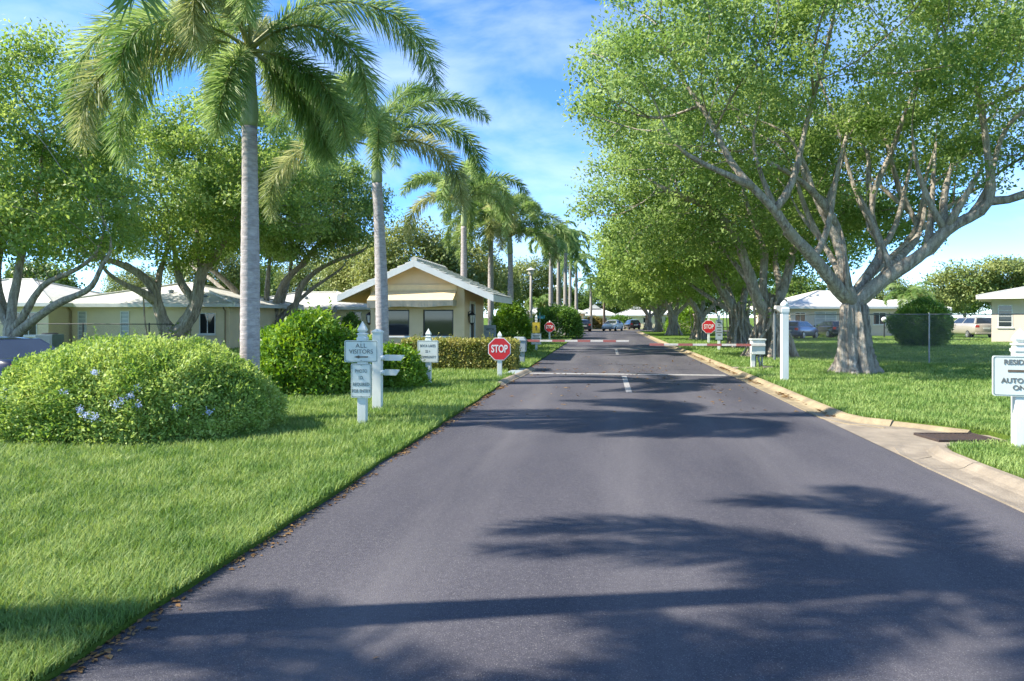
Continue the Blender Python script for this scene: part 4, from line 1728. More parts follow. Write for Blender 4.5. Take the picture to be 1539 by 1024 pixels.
# cone-shaped ornament over red flowers
p = at(510, 31, ZL)
t = thing('garden_ornament', p, 0, 'small white cone shaped ornament standing over red flowers behind the big leafy shrub', 'ornament')
MB().lathe([(0.22, 0.75), (0.17, 1.0), (0.08, 1.35), (0.06, 1.45), (0.005, 1.55)], 10).build('cone', 'trim_white', t, smooth=True)
mb = MB()
mb.lathe([(0.15, -0.05), (0.2, 0.35), (0.21, 0.4)], 10)
mb.build('pot', 'stucco_pink', t)
P = RNG.normal(size=(260, 3)) * np.array([0.14, 0.14, 0.1]) + np.array([0, 0, 0.62])
V, F = leaf_quads(P, randdir(260), randdir(260) + np.array([0, 0, .8]), np.full(260, 0.09), np.full(260, 0.06))
link('flowers', quads_mesh('flowers', V, F), 'flower_red', t)


# ------------------------------------------------------------------ buildings
def window(root, x, y, z0, z1, w, mat='window_glass', frame='trim_white', mull=(0, 0), side='front', fr=0.05, xw=0.0):
    """a framed window on a wall facing -Y at y (side='front') or a wall facing +X at x (side='right')"""
    f = MB()
    g = MB()
    bars = MB()

    def bx(m, a0, a1, d0, d1, h0, h1):
        if side == 'front':
            m.box(x + a0, x + a1, y + d0, y + d1, h0, h1)
        else:
            m.box(x - d1, x - d0, y + a0, y + a1, h0, h1)
    h = w / 2
    bx(f, -h, h, -0.035, 0.02, z0, z0 + fr)
    bx(f, -h, h, -0.035, 0.02, z1 - fr, z1)
    bx(f, -h, -h + fr, -0.035, 0.02, z0 + fr, z1 - fr)
    bx(f, h - fr, h, -0.035, 0.02, z0 + fr, z1 - fr)
    for i in range(mull[0]):
        a = -h + w * (i + 1) / (mull[0] + 1)
        bx(f, a - 0.02, a + 0.02, -0.03, 0.02, z0 + fr, z1 - fr)
    for i in range(mull[1]):
        a = z0 + (z1 - z0) * (i + 1) / (mull[1] + 1)
        bx(f, -h + fr, h - fr, -0.026, 0.015, a - 0.015, a + 0.015)
    fo = f.build('window', frame, root)
    bx(g, -h + fr, h - fr, -0.008, 0.0, z0 + fr, z1 - fr)
    g.build('pane', mat, fo)
    s = MB()
    bx(s, -h - 0.06, h + 0.06, -0.09, 0.0, z0 - 0.07, z0 - 0.002)
    s.build('sill', frame, fo)
    return fo


def hip_roof(mb, x0, x1, y0, y1, z0, z1, thick=0.14):
    """hip roof slab over a rectangle; ridge along the longer side"""
    L, W = x1 - x0, y1 - y0
    if L >= W:
        a, b = (x0 + W / 2, (y0 + y1) / 2), (x1 - W / 2, (y0 + y1) / 2)
    else:
        a, b = ((x0 + x1) / 2, y0 + L / 2), ((x0 + x1) / 2, y1 - L / 2)
    base = [(x0, y0), (x1, y0), (x1, y1), (x0, y1)]
    vs = [(x, y, z0) for x, y in base] + [(x, y, z0 + thick) for x, y in base] + [(a[0], a[1], z1), (b[0], b[1], z1)]
    if L >= W:
        fs = [(4, 5, 9, 8), (5, 6, 9), (6, 7, 8, 9), (7, 4, 8)]
    else:
        fs = [(4, 5, 8), (5, 6, 9, 8), (6, 7, 9), (7, 4, 8, 9)]
    fs += [(0, 1, 5, 4), (1, 2, 6, 5), (2, 3, 7, 6), (3, 0, 4, 7), (3, 2, 1, 0)]
    mb.add(vs, fs)


def hip_caps(root, x0, x1, y0, y1, z0, z1, par):
    W = min(x1 - x0, y1 - y0)
    if x1 - x0 >= y1 - y0:
        a, b = (x0 + W / 2, (y0 + y1) / 2, z1 + .02), (x1 - W / 2, (y0 + y1) / 2, z1 + .02)
        e = [((x0, y0), a), ((x0, y1), a), ((x1, y0), b), ((x1, y1), b)]
    else:
        a, b = ((x0 + x1) / 2, y0 + W / 2, z1 + .02), ((x0 + x1) / 2, y1 - W / 2, z1 + .02)
        e = [((x0, y0), a), ((x1, y0), a), ((x0, y1), b), ((x1, y1), b)]
    mb = MB()
    mb.tube([a, b], 0.08, 6)
    for c, r in e:
        mb.tube([(c[0], c[1], z0 + 0.15), r], 0.08, 6)
    mb.build('ridge_caps', 'roof_tile', par)


def house(p, rz, label, blocks, wins, wall='stucco_pale', group='low houses behind the lawns', pipes=(), vents=()):
    """blocks: (x0,x1,y0,y1,wall height,ridge height,overhang); front wall faces -Y"""
    root = thing('house', p, rz, label, 'house', group)
    for k, (x0, x1, y0, y1, wh, rh, ov) in enumerate(blocks):
        mb = MB()
        mb.box(x0, x1, y0, y1, -0.2, wh)
        mb.build('wall', wall, root)
        mb = MB()
        dz = 0.012 * k
        hip_roof(mb, x0 - ov, x1 + ov, y0 - ov, y1 + ov, wh + 0.003 + dz, rh + dz)
        r = mb.build('roof', 'roof_pale', root)
        hip_caps(root, x0 - ov, x1 + ov, y0 - ov, y1 + ov, wh + dz, rh + dz, r)
        mb = MB()
        t = 0.03
        X0, X1, Y0, Y1 = x0 - ov - t, x1 + ov + t, y0 - ov - t, y1 + ov + t
        za, zb = wh - 0.06 + dz, wh + 0.11 + dz
        mb.box(X0, X1, Y0, Y0 + t - 0.003, za, zb).box(X0, X1, Y1 - t + 0.003, Y1, za, zb)
        mb.box(X0, X0 + t - 0.003, Y0 + t, Y1 - t, za, zb).box(X1 - t + 0.003, X1, Y0 + t, Y1 - t, za, zb)
        mb.build('fascia', 'fascia_white', root)
    for w in wins:
        window(root, *w[:5], **(w[5] if len(w) > 5 else {}))
    for x, y, h in pipes:
        MB().tube([(x, y - 0.35, h + 0.02), (x, y - 0.06, h - 0.25), (x, y - 0.06, 0.0)], 0.045, 6).build('downpipe', 'soffit', root)
    for x, y, z in vents:
        MB().lathe([(0.12, -0.1), (0.12, 0.16), (0.17, 0.17), (0.15, 0.26), (0.02, 0.3)], 8, (x, y, z)).build('roof_vent', 'cabinet_grey', root)
    return root


# --- gatehouse: a small gabled building with two front windows under an awning
GH = Vector((-7.68, 27.2, ZL))
g = thing('gatehouse', GH, 0, 'small tan gatehouse with gabled tile roof and striped shade awning over two dark windows', 'gatehouse')
hw, dpt, ridge, slope = 1.98, 4.4, 4.02, 0.437
wall_top = lambda x: ridge - 0.16 - abs(x) * slope
mb = MB()
# front wall with two openings
ops = [(-1.45, -0.33, 0.95, 2.02), (0.25, 1.52, 0.95, 2.02)]
T = 0.18
mb.box(-hw, hw, 0, T, -0.1, 0.95)
mb.box(-hw, -1.45, 0, T, 0.95, 2.02).box(-0.33, 0.25, 0, T, 0.95, 2.02).box(1.52, hw, 0, T, 0.95, 2.02)
mb.prism_y([(-hw, 2.02), (hw, 2.02), (hw, wall_top(hw)), (0, wall_top(0)), (-hw, wall_top(hw))], 0, T)
mb.prism_y([(-hw, -0.1), (hw, -0.1), (hw, wall_top(hw)), (0, wall_top(0)), (-hw, wall_top(hw))], dpt - T, dpt)
mb.box(-hw, -hw + T, T, dpt - T, -0.1, wall_top(hw))
mb.box(hw - T, hw, T, 1.15, -0.1, wall_top(hw)).box(hw - T, hw, 2.15, dpt - T, -0.1, wall_top(hw)).box(hw - T, hw, 1.15, 2.15, 2.32, wall_top(hw))
mb.box(-hw + T, hw - T, T, dpt - T, -0.05, 0.02)
mb.build('wall', 'stucco_gold', g)
for x0, x1, z0, z1 in ops:
    f = MB()
    f.box(x0, x1, 0.05, 0.1, z0, z0 + 0.05).box(x0, x1, 0.05, 0.1, z1 - 0.05, z1)
    f.box(x0, x0 + 0.05, 0.05, 0.1, z0 + 0.05, z1 - 0.05).box(x1 - 0.05, x1, 0.05, 0.1, z0 + 0.05, z1 - 0.05)
    fo = f.build('window', 'dark_metal', g)
    MB().box(x0 + 0.05, x1 - 0.05, 0.07, 0.08, z0 + 0.05, z1 - 0.05).build('pane', 'window_glass', fo)
    MB().box(x0 - 0.06, x1 + 0.06, -0.07, 0.045, z0 - 0.07, z0 - 0.003).build('sill', 'fascia_white', fo, bevel=0.006)
d = MB()
d.box(hw - 0.1, hw - 0.05, 1.2, 2.1, 0.0, 2.28)
do = d.build('door', 'door_dark', g)
f = MB()
f.box(hw - 0.02, hw + 0.03, 1.07, 1.2, 0.0, 2.4).box(hw - 0.02, hw + 0.03, 2.1, 2.23, 0.0, 2.4).box(hw - 0.02, hw + 0.03, 1.2, 2.1, 2.28, 2.4)
f.build('door_frame', 'trim_white', do)
MB().lathe([(0.02, -0.03), (0.035, 0.0), (0.02, 0.03)], 8, (hw - 0.03, 1.3, 1.05)).build('handle', 'galvanised', do)
# roof: overlapping tile courses laid on two slabs
y0r, y1r, xe = -0.42, dpt + 0.55, 3.2
for sg in (-1, 1):
    mb = MB()

    def sp(x, y, dz):
        return (sg * x, y, ridge - x * slope + dz)
    mb.hexa([sp(0, y0r, -0.16), sp(xe, y0r, -0.16), sp(xe, y1r, -0.16), sp(0, y1r, -0.16), sp(0, y0r, -0.02), sp(xe, y0r, -0.02), sp(xe, y1r, -0.02), sp(0, y1r, -0.02)])
    slab = mb.build('roof', 'roof_tile', g)
    mb = MB()
    nc, nt = 10, 18
    for c in range(nc):
        xa = 0.04 + (xe - 0.02) * c / nc
        xb = 0.04 + (xe - 0.02) * (c + 1) / nc + 0.03
        off = 0.5 * (c % 2)
        for k in range(-1, nt + 1):
            ya = y0r + (y1r - y0r) * (k + off) / nt + 0.006
            yb = y0r + (y1r - y0r) * (k + off + 1) / nt - 0.006
            ya, yb = max(ya, y0r - 0.01), min(yb, y1r + 0.01)
            if yb - ya < 0.05:
                continue
            j = RNG.normal() * 0.004
            mb.hexa([sp(xa, ya, -0.018), sp(xb, ya, 0.02 + j), sp(xb, yb, 0.02 + j), sp(xa, yb, -0.018),
                     sp(xa, ya, 0.012), sp(xb, ya, 0.066 + j), sp(xb, yb, 0.066 + j), sp(xa, yb, 0.012)])
    mb.build('tiles', 'roof_tile', slab, bevel=0.006)
    # rake board at the front and back, fascia along the eave
    mb = MB()
    for ya, yb in ((y0r - 0.05, y0r - 0.004), (y1r + 0.004, y1r + 0.05)):
        mb.hexa([sp(0.003, ya, -0.26), sp(xe + 0.05, ya, -0.26), sp(xe + 0.05, yb, -0.26), sp(0.003, yb, -0.26), sp(0.003, ya, 0.0), sp(xe + 0.05, ya, 0.0), sp(xe + 0.05, yb, 0.0), sp(0.003, yb, 0.0)])
    mb.hexa([sp(xe + 0.004, y0r, -0.26), sp(xe + 0.05, y0r, -0.26), sp(xe + 0.05, y1r, -0.26), sp(xe + 0.004, y1r, -0.26), sp(xe + 0.004, y0r, -0.0), sp(xe + 0.05, y0r, -0.0), sp(xe + 0.05, y1r, -0.0), sp(xe + 0.004, y1r, -0.0)])
    mb.build('fascia', 'fascia_white', g)
    # closed underside of the side eaves
    mb = MB()
    za = ridge - hw * slope - 0.2
    mb.hexa([(sg * (hw + 0.004), -0.2, za - 0.08), (sg * xe, -0.2, ridge - xe * slope - 0.24), (sg * xe, dpt, ridge - xe * slope - 0.24), (sg * (hw + 0.004), dpt, za - 0.08),
             (sg * (hw + 0.004), -0.2, za - 0.02), (sg * xe, -0.2, ridge - xe * slope - 0.19), (sg * xe, dpt, ridge - xe * slope - 0.19), (sg * (hw + 0.004), dpt, za - 0.02)])
    mb.build('soffit', 'soffit', g)
mb = MB()
for k in range(16):
    ya = y0r - 0.03 + (y1r - y0r + 0.06) * k / 16
    yb = y0r - 0.03 + (y1r - y0r + 0.06) * (k + 1) / 16 + 0.03
    mb.tube([(0, ya, ridge + 0.03), (0, yb, ridge + 0.015)], [0.125, 0.105], 10)
mb.build('ridge_tiles', 'roof_tile', g)
# awning
mb = MB()
ax0, ax1 = -1.88, 1.66
n = 24
za, zb, yb = 2.80, 2.40, -0.72
for k in range(n):
    xa, xb = ax0 + (ax1 - ax0) * k / n, ax0 + (ax1 - ax0) * (k + 1) / n
    mb.add([(xa, -0.02, za), (xb, -0.02, za), (xb, yb, zb), (xa, yb, zb)], [(0, 3, 2, 1)])
for x in (ax0, ax1):
    mb.add([(x, -0.02, za), (x, yb, zb), (x, -0.02, zb)], [(0, 1, 2)])
aw = mb.build('awning', 'awning_cloth', g)
aw.modifiers.new('thick', 'SOLIDIFY').thickness = 0.008
mb = MB()
for k in range(60):
    xa, xb = ax0 + (ax1 - ax0) * k / 60, ax0 + (ax1 - ax0) * (k + 1) / 60
    fa, fb = [0.004 * math.sin(q * 2.9 + 0.8 * math.sin(q * 7)) for q in (xa * 5, xb * 5)]
    da, db = [0.27 + 0.02 * math.sin(q * 3.1) - 0.015 * q for q in (xa, xb)]
    mb.add([(xa, yb - 0.004, zb), (xb, yb - 0.004, zb), (xb, yb + 0.05 + fb, zb - db), (xa, yb + 0.05 + fa, zb - da)], [(0, 3, 2, 1)])
for x in (ax0, ax1):
    mb.add([(x, yb, zb - 0.004), (x, yb + 0.05, zb - 0.27), (x, -0.03, zb - 0.2), (x, -0.03, zb - 0.004)], [(0, 1, 2, 3)])
v_ = mb.build('valance', 'valance_cloth', aw)
v_.modifiers.new('thick', 'SOLIDIFY').thickness = 0.006
MB().box(ax0 - 0.02, ax1 + 0.02, -0.05, -0.003, za, za + 0.24).build('head_box', 'awning_cloth', aw)
# wall lanterns
for x, y, sx in ((hw, 0.75, 1), (-hw, 0.3, -1)):
    lt = MB()
    xx = x + sx * 0.16
    lt.box(x - 0.002 if sx > 0 else x - 0.03, x + 0.03 if sx > 0 else x + 0.002, y - 0.06, y + 0.06, 1.75, 1.95)
    lt.tube([(x, y, 1.9), (x + sx * 0.1, y, 1.98), (xx, y, 1.9)], 0.015, 6)
    lt.lathe([(0.02, 1.93), (0.15, 1.83), (0.16, 1.8), (0.12, 1.8)], 6, (xx, y, 0))
    lt.lathe([(0.11, 1.48), (0.085, 1.44), (0.02, 1.38)], 6, (xx, y, 0))
    for k in range(6):
        a = k * PI / 3
        lt.tube([(xx + 0.105 * math.cos(a), y + 0.105 * math.sin(a), 1.48), (xx + 0.14 * math.cos(a), y + 0.14 * math.sin(a), 1.8)], 0.01, 4)
    lo = lt.build('wall_lantern', 'dark_metal', g)
    MB().lathe([(0.085, 1.485), (0.12, 1.795)], 6, (xx, y, 0)).build('lantern_glass', 'lamp_glass', lo)

# --- houses
J = dict(mat='window_light', mull=(0, 7))
p = at(212, 37.0, ZL)
house(p, YAW * 0.6, 'long low yellow house with pale hip roof behind the flowering dome bush', [(-4.6, 4.9, 0, 9, 2.32, 3.75, 0.55), (-14, -4.0, -1.6, 7, 2.32, 3.9, 0.55)],
      [(-3.3, 0, 0.35, 2.05, 0.5, J), (-0.9, 0, 0.35, 2.05, 0.5, J), (-5.3, -1.6, 0.75, 2.0, 1.4, dict(mull=(2, 0))), (3.7, 0, 0.8, 1.95, 0.9, dict(mull=(1, 0)))],
      pipes=((-3.9, 0.0, 2.3), (4.7, 0.0, 2.3)), vents=((0.6, 1.9, 3.0), (3.0, 1.0, 2.7)))
p = at(318, 42.5, ZL)
house(p, YAW * 0.6, 'short pinkish house wing with one window seen between the ficus trunks and the near palm', [(-2.2, 1.7, 0, 7, 2.35, 3.3, 0.5)], [(0.0, 0, 0.85, 2.0, 0.9, dict(mull=(1, 0)))], wall='stucco_pink', pipes=((1.55, 0.0, 2.3),))
p = at(492, 48.0, ZL)
house(p, YAW * 0.5, 'cream house with long white roof behind the leafy shrub left of the gatehouse', [(-7.5, 3.4, 0, 8, 2.3, 3.6, 0.55)],
      [(-0.9, 0, 1.0, 1.9, 0.8, dict(mull=(1, 0))), (2.0, 0, 0.3, 2.1, 0.9, dict(mull=(1, 0))), (-3.6, 0, 0.9, 1.95, 1.2, dict(mull=(2, 0)))], vents=((-2.2, 1.8, 2.95),))
p = at(1272, 62.0, ZW)
house(p, YAW, 'beige house with pale hip roof seen on both sides of the big ficus trunk', [(-5.1, 4.8, 0, 9, 2.5, 4.2, 0.6), (4.8, 9.5, 1.2, 8, 2.35, 3.3, 0.5)],
      [(-1.9, 0, 0.9, 2.2, 2.0, dict(mat='window_light', mull=(1, 3))), (-4.2, 0, 0.0, 2.1, 1.0, dict(mull=(1, 0))), (3.0, 0, 1.0, 2.1, 1.2, dict(mull=(1, 0)))], wall='stucco_pink', vents=((-2.2, 2.6, 3.55), (-1.4, 2.8, 3.6)))
p = at(1490, 46.0, ZW)
house(p, -0.5, 'tan house corner with deep white eave at the right edge beside the silver minivan', [(0.0, 9, 0, 9, 2.95, 4.3, 0.8)], [(0.75, 0, 1.0, 2.5, 0.8, dict(mull=(0, 3)))], wall='stucco_pink')
far = (('far low house with white hip roof, left of the utility pole where the drive ends', at(893, 113, 0), 0.0),
       ('far low house with white hip roof, right of the utility pole where the drive ends', at(958, 113, 0), 0.0))
for lab, p, rz in far:
    h_ = house(p, rz, lab, [(-3.3, 3.3, 0, 8, 2.0, 3.55, 0.35)], [(-1.4, 0, 0.8, 1.7, 1.2), (1.5, 0, 0.8, 1.7, 1.2)], wall='stucco_pale')
    MB().prism_y([(-1.1, 3.2), (1.1, 3.2), (0, 3.95)], 1.8, 4.4).build('gablet', 'roof_tile', h_)
p = at(1000, 118, 0)
house(p, 0, 'farthest tan house glimpsed between the ficus trunks at the end of the drive', [(-2.2, 6, 0, 8, 2.2, 3.5, 0.4)], [(0.5, 0, 0.8, 1.8, 1.2)], wall='stucco_pale')
p = at(838, 96, 0)
house(p, 0, 'white roofed house half hidden behind the far palm trunks', [(-5, 3.6, 0, 8, 2.3, 3.6, 0.4)], [(0.5, 0, 0.8, 1.8, 1.2)], wall='stucco_pale')

# air conditioner
p = at(75, 34.2, ZL)
t = thing('air_conditioner', p, 0.1, 'blue grey ribbed outdoor air conditioner unit by the left house wall', 'air conditioner')
mb = MB()
mb.box(-0.42, 0.42, -0.42, 0.42, 0.05, 0.86)
for k in range(14):
    z = 0.12 + k * 0.052
    mb.box(-0.435, 0.435, -0.435, 0.435, z, z + 0.03)
mb.build('casing', 'ac_blue', t, bevel=0.01)
MB().lathe([(0.36, 0.862), (0.36, 0.9), (0.3, 0.93), (0.02, 0.94)], 20).build('fan_guard', 'dark_metal', t)
MB().box(-0.55, 0.55, -0.55, 0.55, -0.1, 0.047).build('pad', 'concrete', t)


# ------------------------------------------------------------------ cars
def car(p, rz, label, paint, kind='sedan', L=4.6, W=1.78, H=1.45, group='cars parked near the houses'):
    """x forward (front at +L/2), y to the left"""
    t = thing('parked_car', p, rz, label, 'car', group)
    s = L / 4.6
    hb = H / 1.45
    if kind == 'sedan':
        st = [(-2.3, .42, .86, .74), (-2.24, .30, .96, .82), (-1.9, .24, 1.02, .88), (-1.2, .2, 1.0, .9), (0, .2, .97, .9), (0.9, .2, .95, .9), (1.5, .22, .88, .88), (2.05, .26, .76, .83), (2.24, .32, .66, .76), (2.3, .4, .58, .68)]
        base = (-1.75, 1.05)
        top = (-1.05, 0.2)
    elif kind == 'hatch':
        st = [(-2.3, .45, .85, .76), (-2.22, .32, .98, .84), (-1.9, .24, 1.02, .88), (-1.2, .2, 1.0, .9), (0, .2, .97, .9), (0.9, .2, .95, .9), (1.5, .22, .9, .88), (2.05, .26, .8, .83), (2.24, .32, .68, .76), (2.3, .4, .6, .68)]
        base = (-2.15, 1.1)
        top = (-1.65, 0.2)
    else:
        st = [(-2.3, .42, .88, .78), (-2.24, .32, .96, .86), (-1.9, .26, 1.0, .9), (-1.2, .24, 1.0, .9), (0, .24, .99, .9), (1.0, .24, .97, .9), (1.6, .26, .88, .88), (2.05, .3, .76, .82), (2.24, .35, .66, .75), (2.3, .42, .58, .66)]
        base = (-2.22, 1.45)
        top = (-2.0, 0.45)
    k = W / 1.8
    vs, fs = [], []
    for x, zb, zt, w in st:
        w *= k
        ring = [(-w * .86, zb), (-w * .98, zb + .12), (-w, (zb + zt) / 2), (-w * .97, zt - .07), (-w * .88, zt), (0, zt + .03), (w * .88, zt), (w * .97, zt - .07), (w, (zb + zt) / 2), (w * .98, zb + .12), (w * .86, zb), (0, zb - .02)]
        vs += [(x * s, y, z * hb) for y, z in ring]
    m = 12
    for i in range(len(st) - 1):
        for j in range(m):
            a, b = i * m + j, i * m + (j + 1) % m
            fs.append((a, a + m, b + m, b))
    fs.append(tuple(range(m)))
    fs.append(tuple((len(st) - 1) * m + j for j in reversed(range(m))))
    MB().add(vs, fs).build('body', paint, t, smooth=True)
    zb, zt = 0.985 * hb, H - 0.05
    wb, wt = 0.80 * k, 0.62 * k
    c = [(base[0] * s, -wb, zb), (base[1] * s, -wb, zb - .03), (base[1] * s, wb, zb - .03), (base[0] * s, wb, zb),
         (top[0] * s, -wt, zt), (top[1] * s, -wt, zt), (top[1] * s, wt, zt), (top[0] * s, wt, zt)]
    V = [Vector(q) for q in c]
    ctr = sum(V, Vector()) / 8

    def pane(name, i, j, kk, l, inset=0.07):
        q = [V[i], V[j], V[kk], V[l]]
        mid = sum(q, Vector()) / 4
        nrm = (q[1] - q[0]).cross(q[2] - q[0]).normalized()
        if nrm.dot(mid - ctr) < 0:
            nrm = -nrm
        o = [mid + (x - mid) * (1 - inset) + nrm * 0.006 for x in q]
        i_ = [x - nrm * 0.02 for x in o]
        MB().add(o + i_, [(0, 1, 2, 3), (4, 7, 6, 5), (0, 4, 5, 1), (1, 5, 6, 2), (2, 6, 7, 3), (3, 7, 4, 0)]).build(name, 'car_glass', t)
    cab = MB().hexa(c)
    # slightly domed roof panel
    n = 6
    cv, cf = [], []
    for a in range(n + 1):
        for b in range(n + 1):
            fa, fb = a / n, b / n
            q = V[4].lerp(V[5], fa).lerp(V[7].lerp(V[6], fa), fb)
            cv.append((q.x, q.y, q.z + 0.003 + 0.05 * math.sin(PI * fa) ** .6 * math.sin(PI * fb) ** .6))
    for a in range(n):
        for b in range(n):
            cf.append((a * (n + 1) + b, (a + 1) * (n + 1) + b, (a + 1) * (n + 1) + b + 1, a * (n + 1) + b + 1))
    cab.build('cabin', paint, t, bevel=0.03)
    MB().add(cv, cf).build('roof_panel', paint, t, smooth=True)
    pane('rear_window', 0, 3, 7, 4, 0.13)
    pane('windscreen', 1, 2, 6, 5, 0.1)
    for (a, b, cc, d) in ((0, 1, 5, 4), (3, 2, 6, 7)):
        # two side windows with a pillar between
        for f0, f1 in ((0.05, 0.48), (0.52, 0.93)):
            q = [V[a].lerp(V[b], f0), V[a].lerp(V[b], f1), V[d].lerp(V[cc], f1), V[d].lerp(V[cc], f0)]
            q = [q[0].lerp(q[3], 0.1), q[1].lerp(q[2], 0.1), q[1].lerp(q[2], 0.9), q[0].lerp(q[3], 0.9)]
            sg = -1 if a == 0 else 1
            o = [x + Vector((0, sg * 0.008, 0)) for x in q]
            i_ = [x - Vector((0, sg * 0.015, 0)) for x in q]
            MB().add(o + i_, [(0, 1, 2, 3), (4, 7, 6, 5), (0, 4, 5, 1), (1, 5, 6, 2), (2, 6, 7, 3), (3, 7, 4, 0)]).build('side_window', 'car_glass', t)
    for x in (-1.36 * s, 1.38 * s):
        for sg in (-1, 1):
            y = sg * (0.9 * k - 0.02)
            r = 0.325
            w = MB()
            pr = [(0.2, -0.1), (r - .02, -0.1), (r, -0.07), (r, 0.07), (r - .02, 0.1), (0.2, 0.1)]
            w.lathe(pr, 20)
            w.v = [(v[0] + x, y + v[2] - sg * 0.08, v[1] + r) for v in w.v]
            wo = w.build('wheel', 'tyre', t, smooth=False)
            rr = MB()
            rr.lathe([(0.05, 0.0), (0.07, 0.03), (0.19, 0.015), (0.215, 0.03), (0.215, 0)], 16)
            rr.v = [(v[0] + x, y + sg * (v[2] + 0.0225), v[1] + r) for v in rr.v]
            rr.build('rim', 'rim', wo)
    zt_ = 0.82 * hb
    for sg in (-1, 1):
        MB().box(-2.31 * s, -2.18 * s, min(sg * .52 * k, sg * .80 * k), max(sg * .52 * k, sg * .80 * k), zt_ - .1, zt_ + .09).build('tail_light', 'light_red', t, bevel=0.015)
        MB().box(2.12 * s, 2.27 * s, min(sg * .5 * k, sg * .74 * k), max(sg * .5 * k, sg * .74 * k), .6 * hb, .71 * hb).build('headlight', 'light_clear', t, bevel=0.015)
        MB().hexa([(0.85 * s, sg * .88 * k, .96 * hb), (1.0 * s, sg * .88 * k, .96 * hb), (1.0 * s, sg * 1.02 * k, .98 * hb), (0.85 * s, sg * 1.02 * k, .98 * hb),
                   (0.85 * s, sg * .88 * k, 1.08 * hb), (0.96 * s, sg * .88 * k, 1.08 * hb), (0.96 * s, sg * 1.0 * k, 1.1 * hb), (0.85 * s, sg * 1.0 * k, 1.1 * hb)]).build('mirror', paint, t, bevel=0.02)
    MB().box(-2.325 * s, -2.28 * s, -.26, .26, .62 * hb, .74 * hb).build('number_plate', 'plate', t)
    MB().box(-2.34 * s, -2.2 * s, -.8 * k, .8 * k, .34, .46).build('bumper', paint, t, bevel=0.03)
    return t


car(at(-34, 14.8, ZL - 0.08), R(168), 'dark blue sedan parked behind the flowering dome bush at the left edge', 'car_blue', 'sedan', 4.7, 1.82, 1.38)
car(at(1201, 54, ZW - 0.02), R(52), 'blue hatchback with a red tail light behind the chain link fence', 'car_mid_blue', 'hatch', 4.0, 1.72, 1.42)
car(at(1458, 57, ZW - 0.02), R(91), 'silver tan minivan parked beside the tan house at the right edge', 'car_tan', 'van', 4.9, 1.9, 1.72)
car(at(921, 88, 0.0), YAW - PI / 2 - 0.45, 'silver sedan at the far end of the drive facing this way', 'car_silver', 'sedan', 4.5, 1.76, 1.42)
car(at(877.5, 84, 0.02), YAW + PI / 2 - 0.05, 'black car seen from behind at the far left end of the drive', 'car_black', 'hatch', 4.1, 1.62, 1.45)
car(at(949.5, 98, 0.0), YAW + PI / 2 + 0.1, 'dark blue car seen from behind at the far right end of the drive', 'car_black', 'hatch', 4.1, 1.62, 1.42)
car(at(352, 47, ZL), YAW + 0.2, 'white car mostly hidden behind the trunk of the near palm', 'car_white', 'sedan', 4.5, 1.78, 1.42)
car(at(1249, 57, ZW), YAW + PI / 2, 'dark car almost hidden behind the big ficus trunk', 'car_black', 'hatch', 3.8, 1.6, 1.4)


# ------------------------------------------------------------------ shrubs and hedges
b = shrub(at(205, 10.3, ZL), 'big rounded yellow green bush with pale blue flowers in the left foreground', (2.12, 1.35, 1.36), 95000, 0.055, 3, 'dome_leaf', 'bush', 'dome', lump=0.12, depth=0.32, aspect=0.46, name='flowering_bush', rz=YAW, pw=2.25)
rng = np.random.default_rng(8)
for (u, v) in ((60, 588), (70, 602), (205, 612), (215, 620), (228, 622), (254, 606), (262, 600), (270, 594), (277, 582), (284, 607), (332, 612), (373, 622), (208, 560), (15, 630), (175, 588)):
    # on the near face of the dome
    la = (u - 205) / FPX * 9.2
    zz = hgt(v, 9.2) - ZL
    k = 1 - (la / 2.12) ** 2 - (zz / 1.46) ** 2
    yy = -1.40 * math.sqrt(max(k, 0.03))
    n = 46
    P = rng.normal(size=(n, 3)) * np.array([0.028, 0.016, 0.024]) + np.array([la, yy - 0.03, zz])
    V, F = leaf_quads(P, randdir(n, rng) + np.array([0, -.6, .2]), randdir(n, rng) + np.array([0, -1.0, .6]), np.full(n, 0.022), np.full(n, 0.019))
    link('flower_cluster', quads_mesh('flower_cluster', V, F), 'petal', b)

shrub(at(462, 15.6, ZL), 'large loose leafy green shrub between the near palm and the ALL VISITORS sign', (1.45, 1.15, 1.72), 26000, 0.10, 5, 'shrub_leaf', 'bush', 'dome', lump=0.22, depth=0.45, aspect=0.5, rz=YAW)
shrub(at(597, 16.6, ZL), 'low leafy shrub behind the white post with two arms', (0.72, 0.65, 1.0), 9000, 0.09, 6, 'shrub_leaf', 'bush', 'dome', lump=0.14, depth=0.3, rz=YAW)
shrub(at(540, 19.5, ZL), 'yellow green shrub behind the ALL VISITORS post in front of the gatehouse', (0.9, 0.7, 1.12), 9000, 0.085, 61, 'dome_leaf', 'bush', 'dome', lump=0.14, depth=0.3, rz=YAW)
p = at(693, 22.7, ZL)
shrub(p, 'clipped hedge of mottled yellow and green leaves in front of the gatehouse windows', (1.85, 0.6, 0.93), 34000, 0.075, 9, 'variegated_leaf', 'hedge', 'box', lump=0.05, depth=0.22, rz=YAW * 0.4, name='clipped_hedge')
shrub(at(768, 37, ZL), 'tall leafy green bush right of the gatehouse door', (1.15, 1.2, 2.5), 15000, 0.15, 10, 'shrub_leaf', 'bush', 'dome', lump=0.25, depth=0.5, rz=YAW, lscale=1.5)
shrub(at(768, 33.5, ZL), 'low dark ground shrub below the tall bush beside the gatehouse', (0.85, 0.8, 0.8), 6000, 0.12, 12, 'clipped_leaf', 'bush', 'dome', lump=0.16, depth=0.3)
shrub(at(838, 57, ZL), 'dark rounded hedge behind the far left STOP sign', (1.95, 2.6, 2.5), 14000, 0.2, 13, 'clipped_leaf', 'hedge', 'dome', lump=0.2, depth=0.5, lscale=2, pw=3.0)
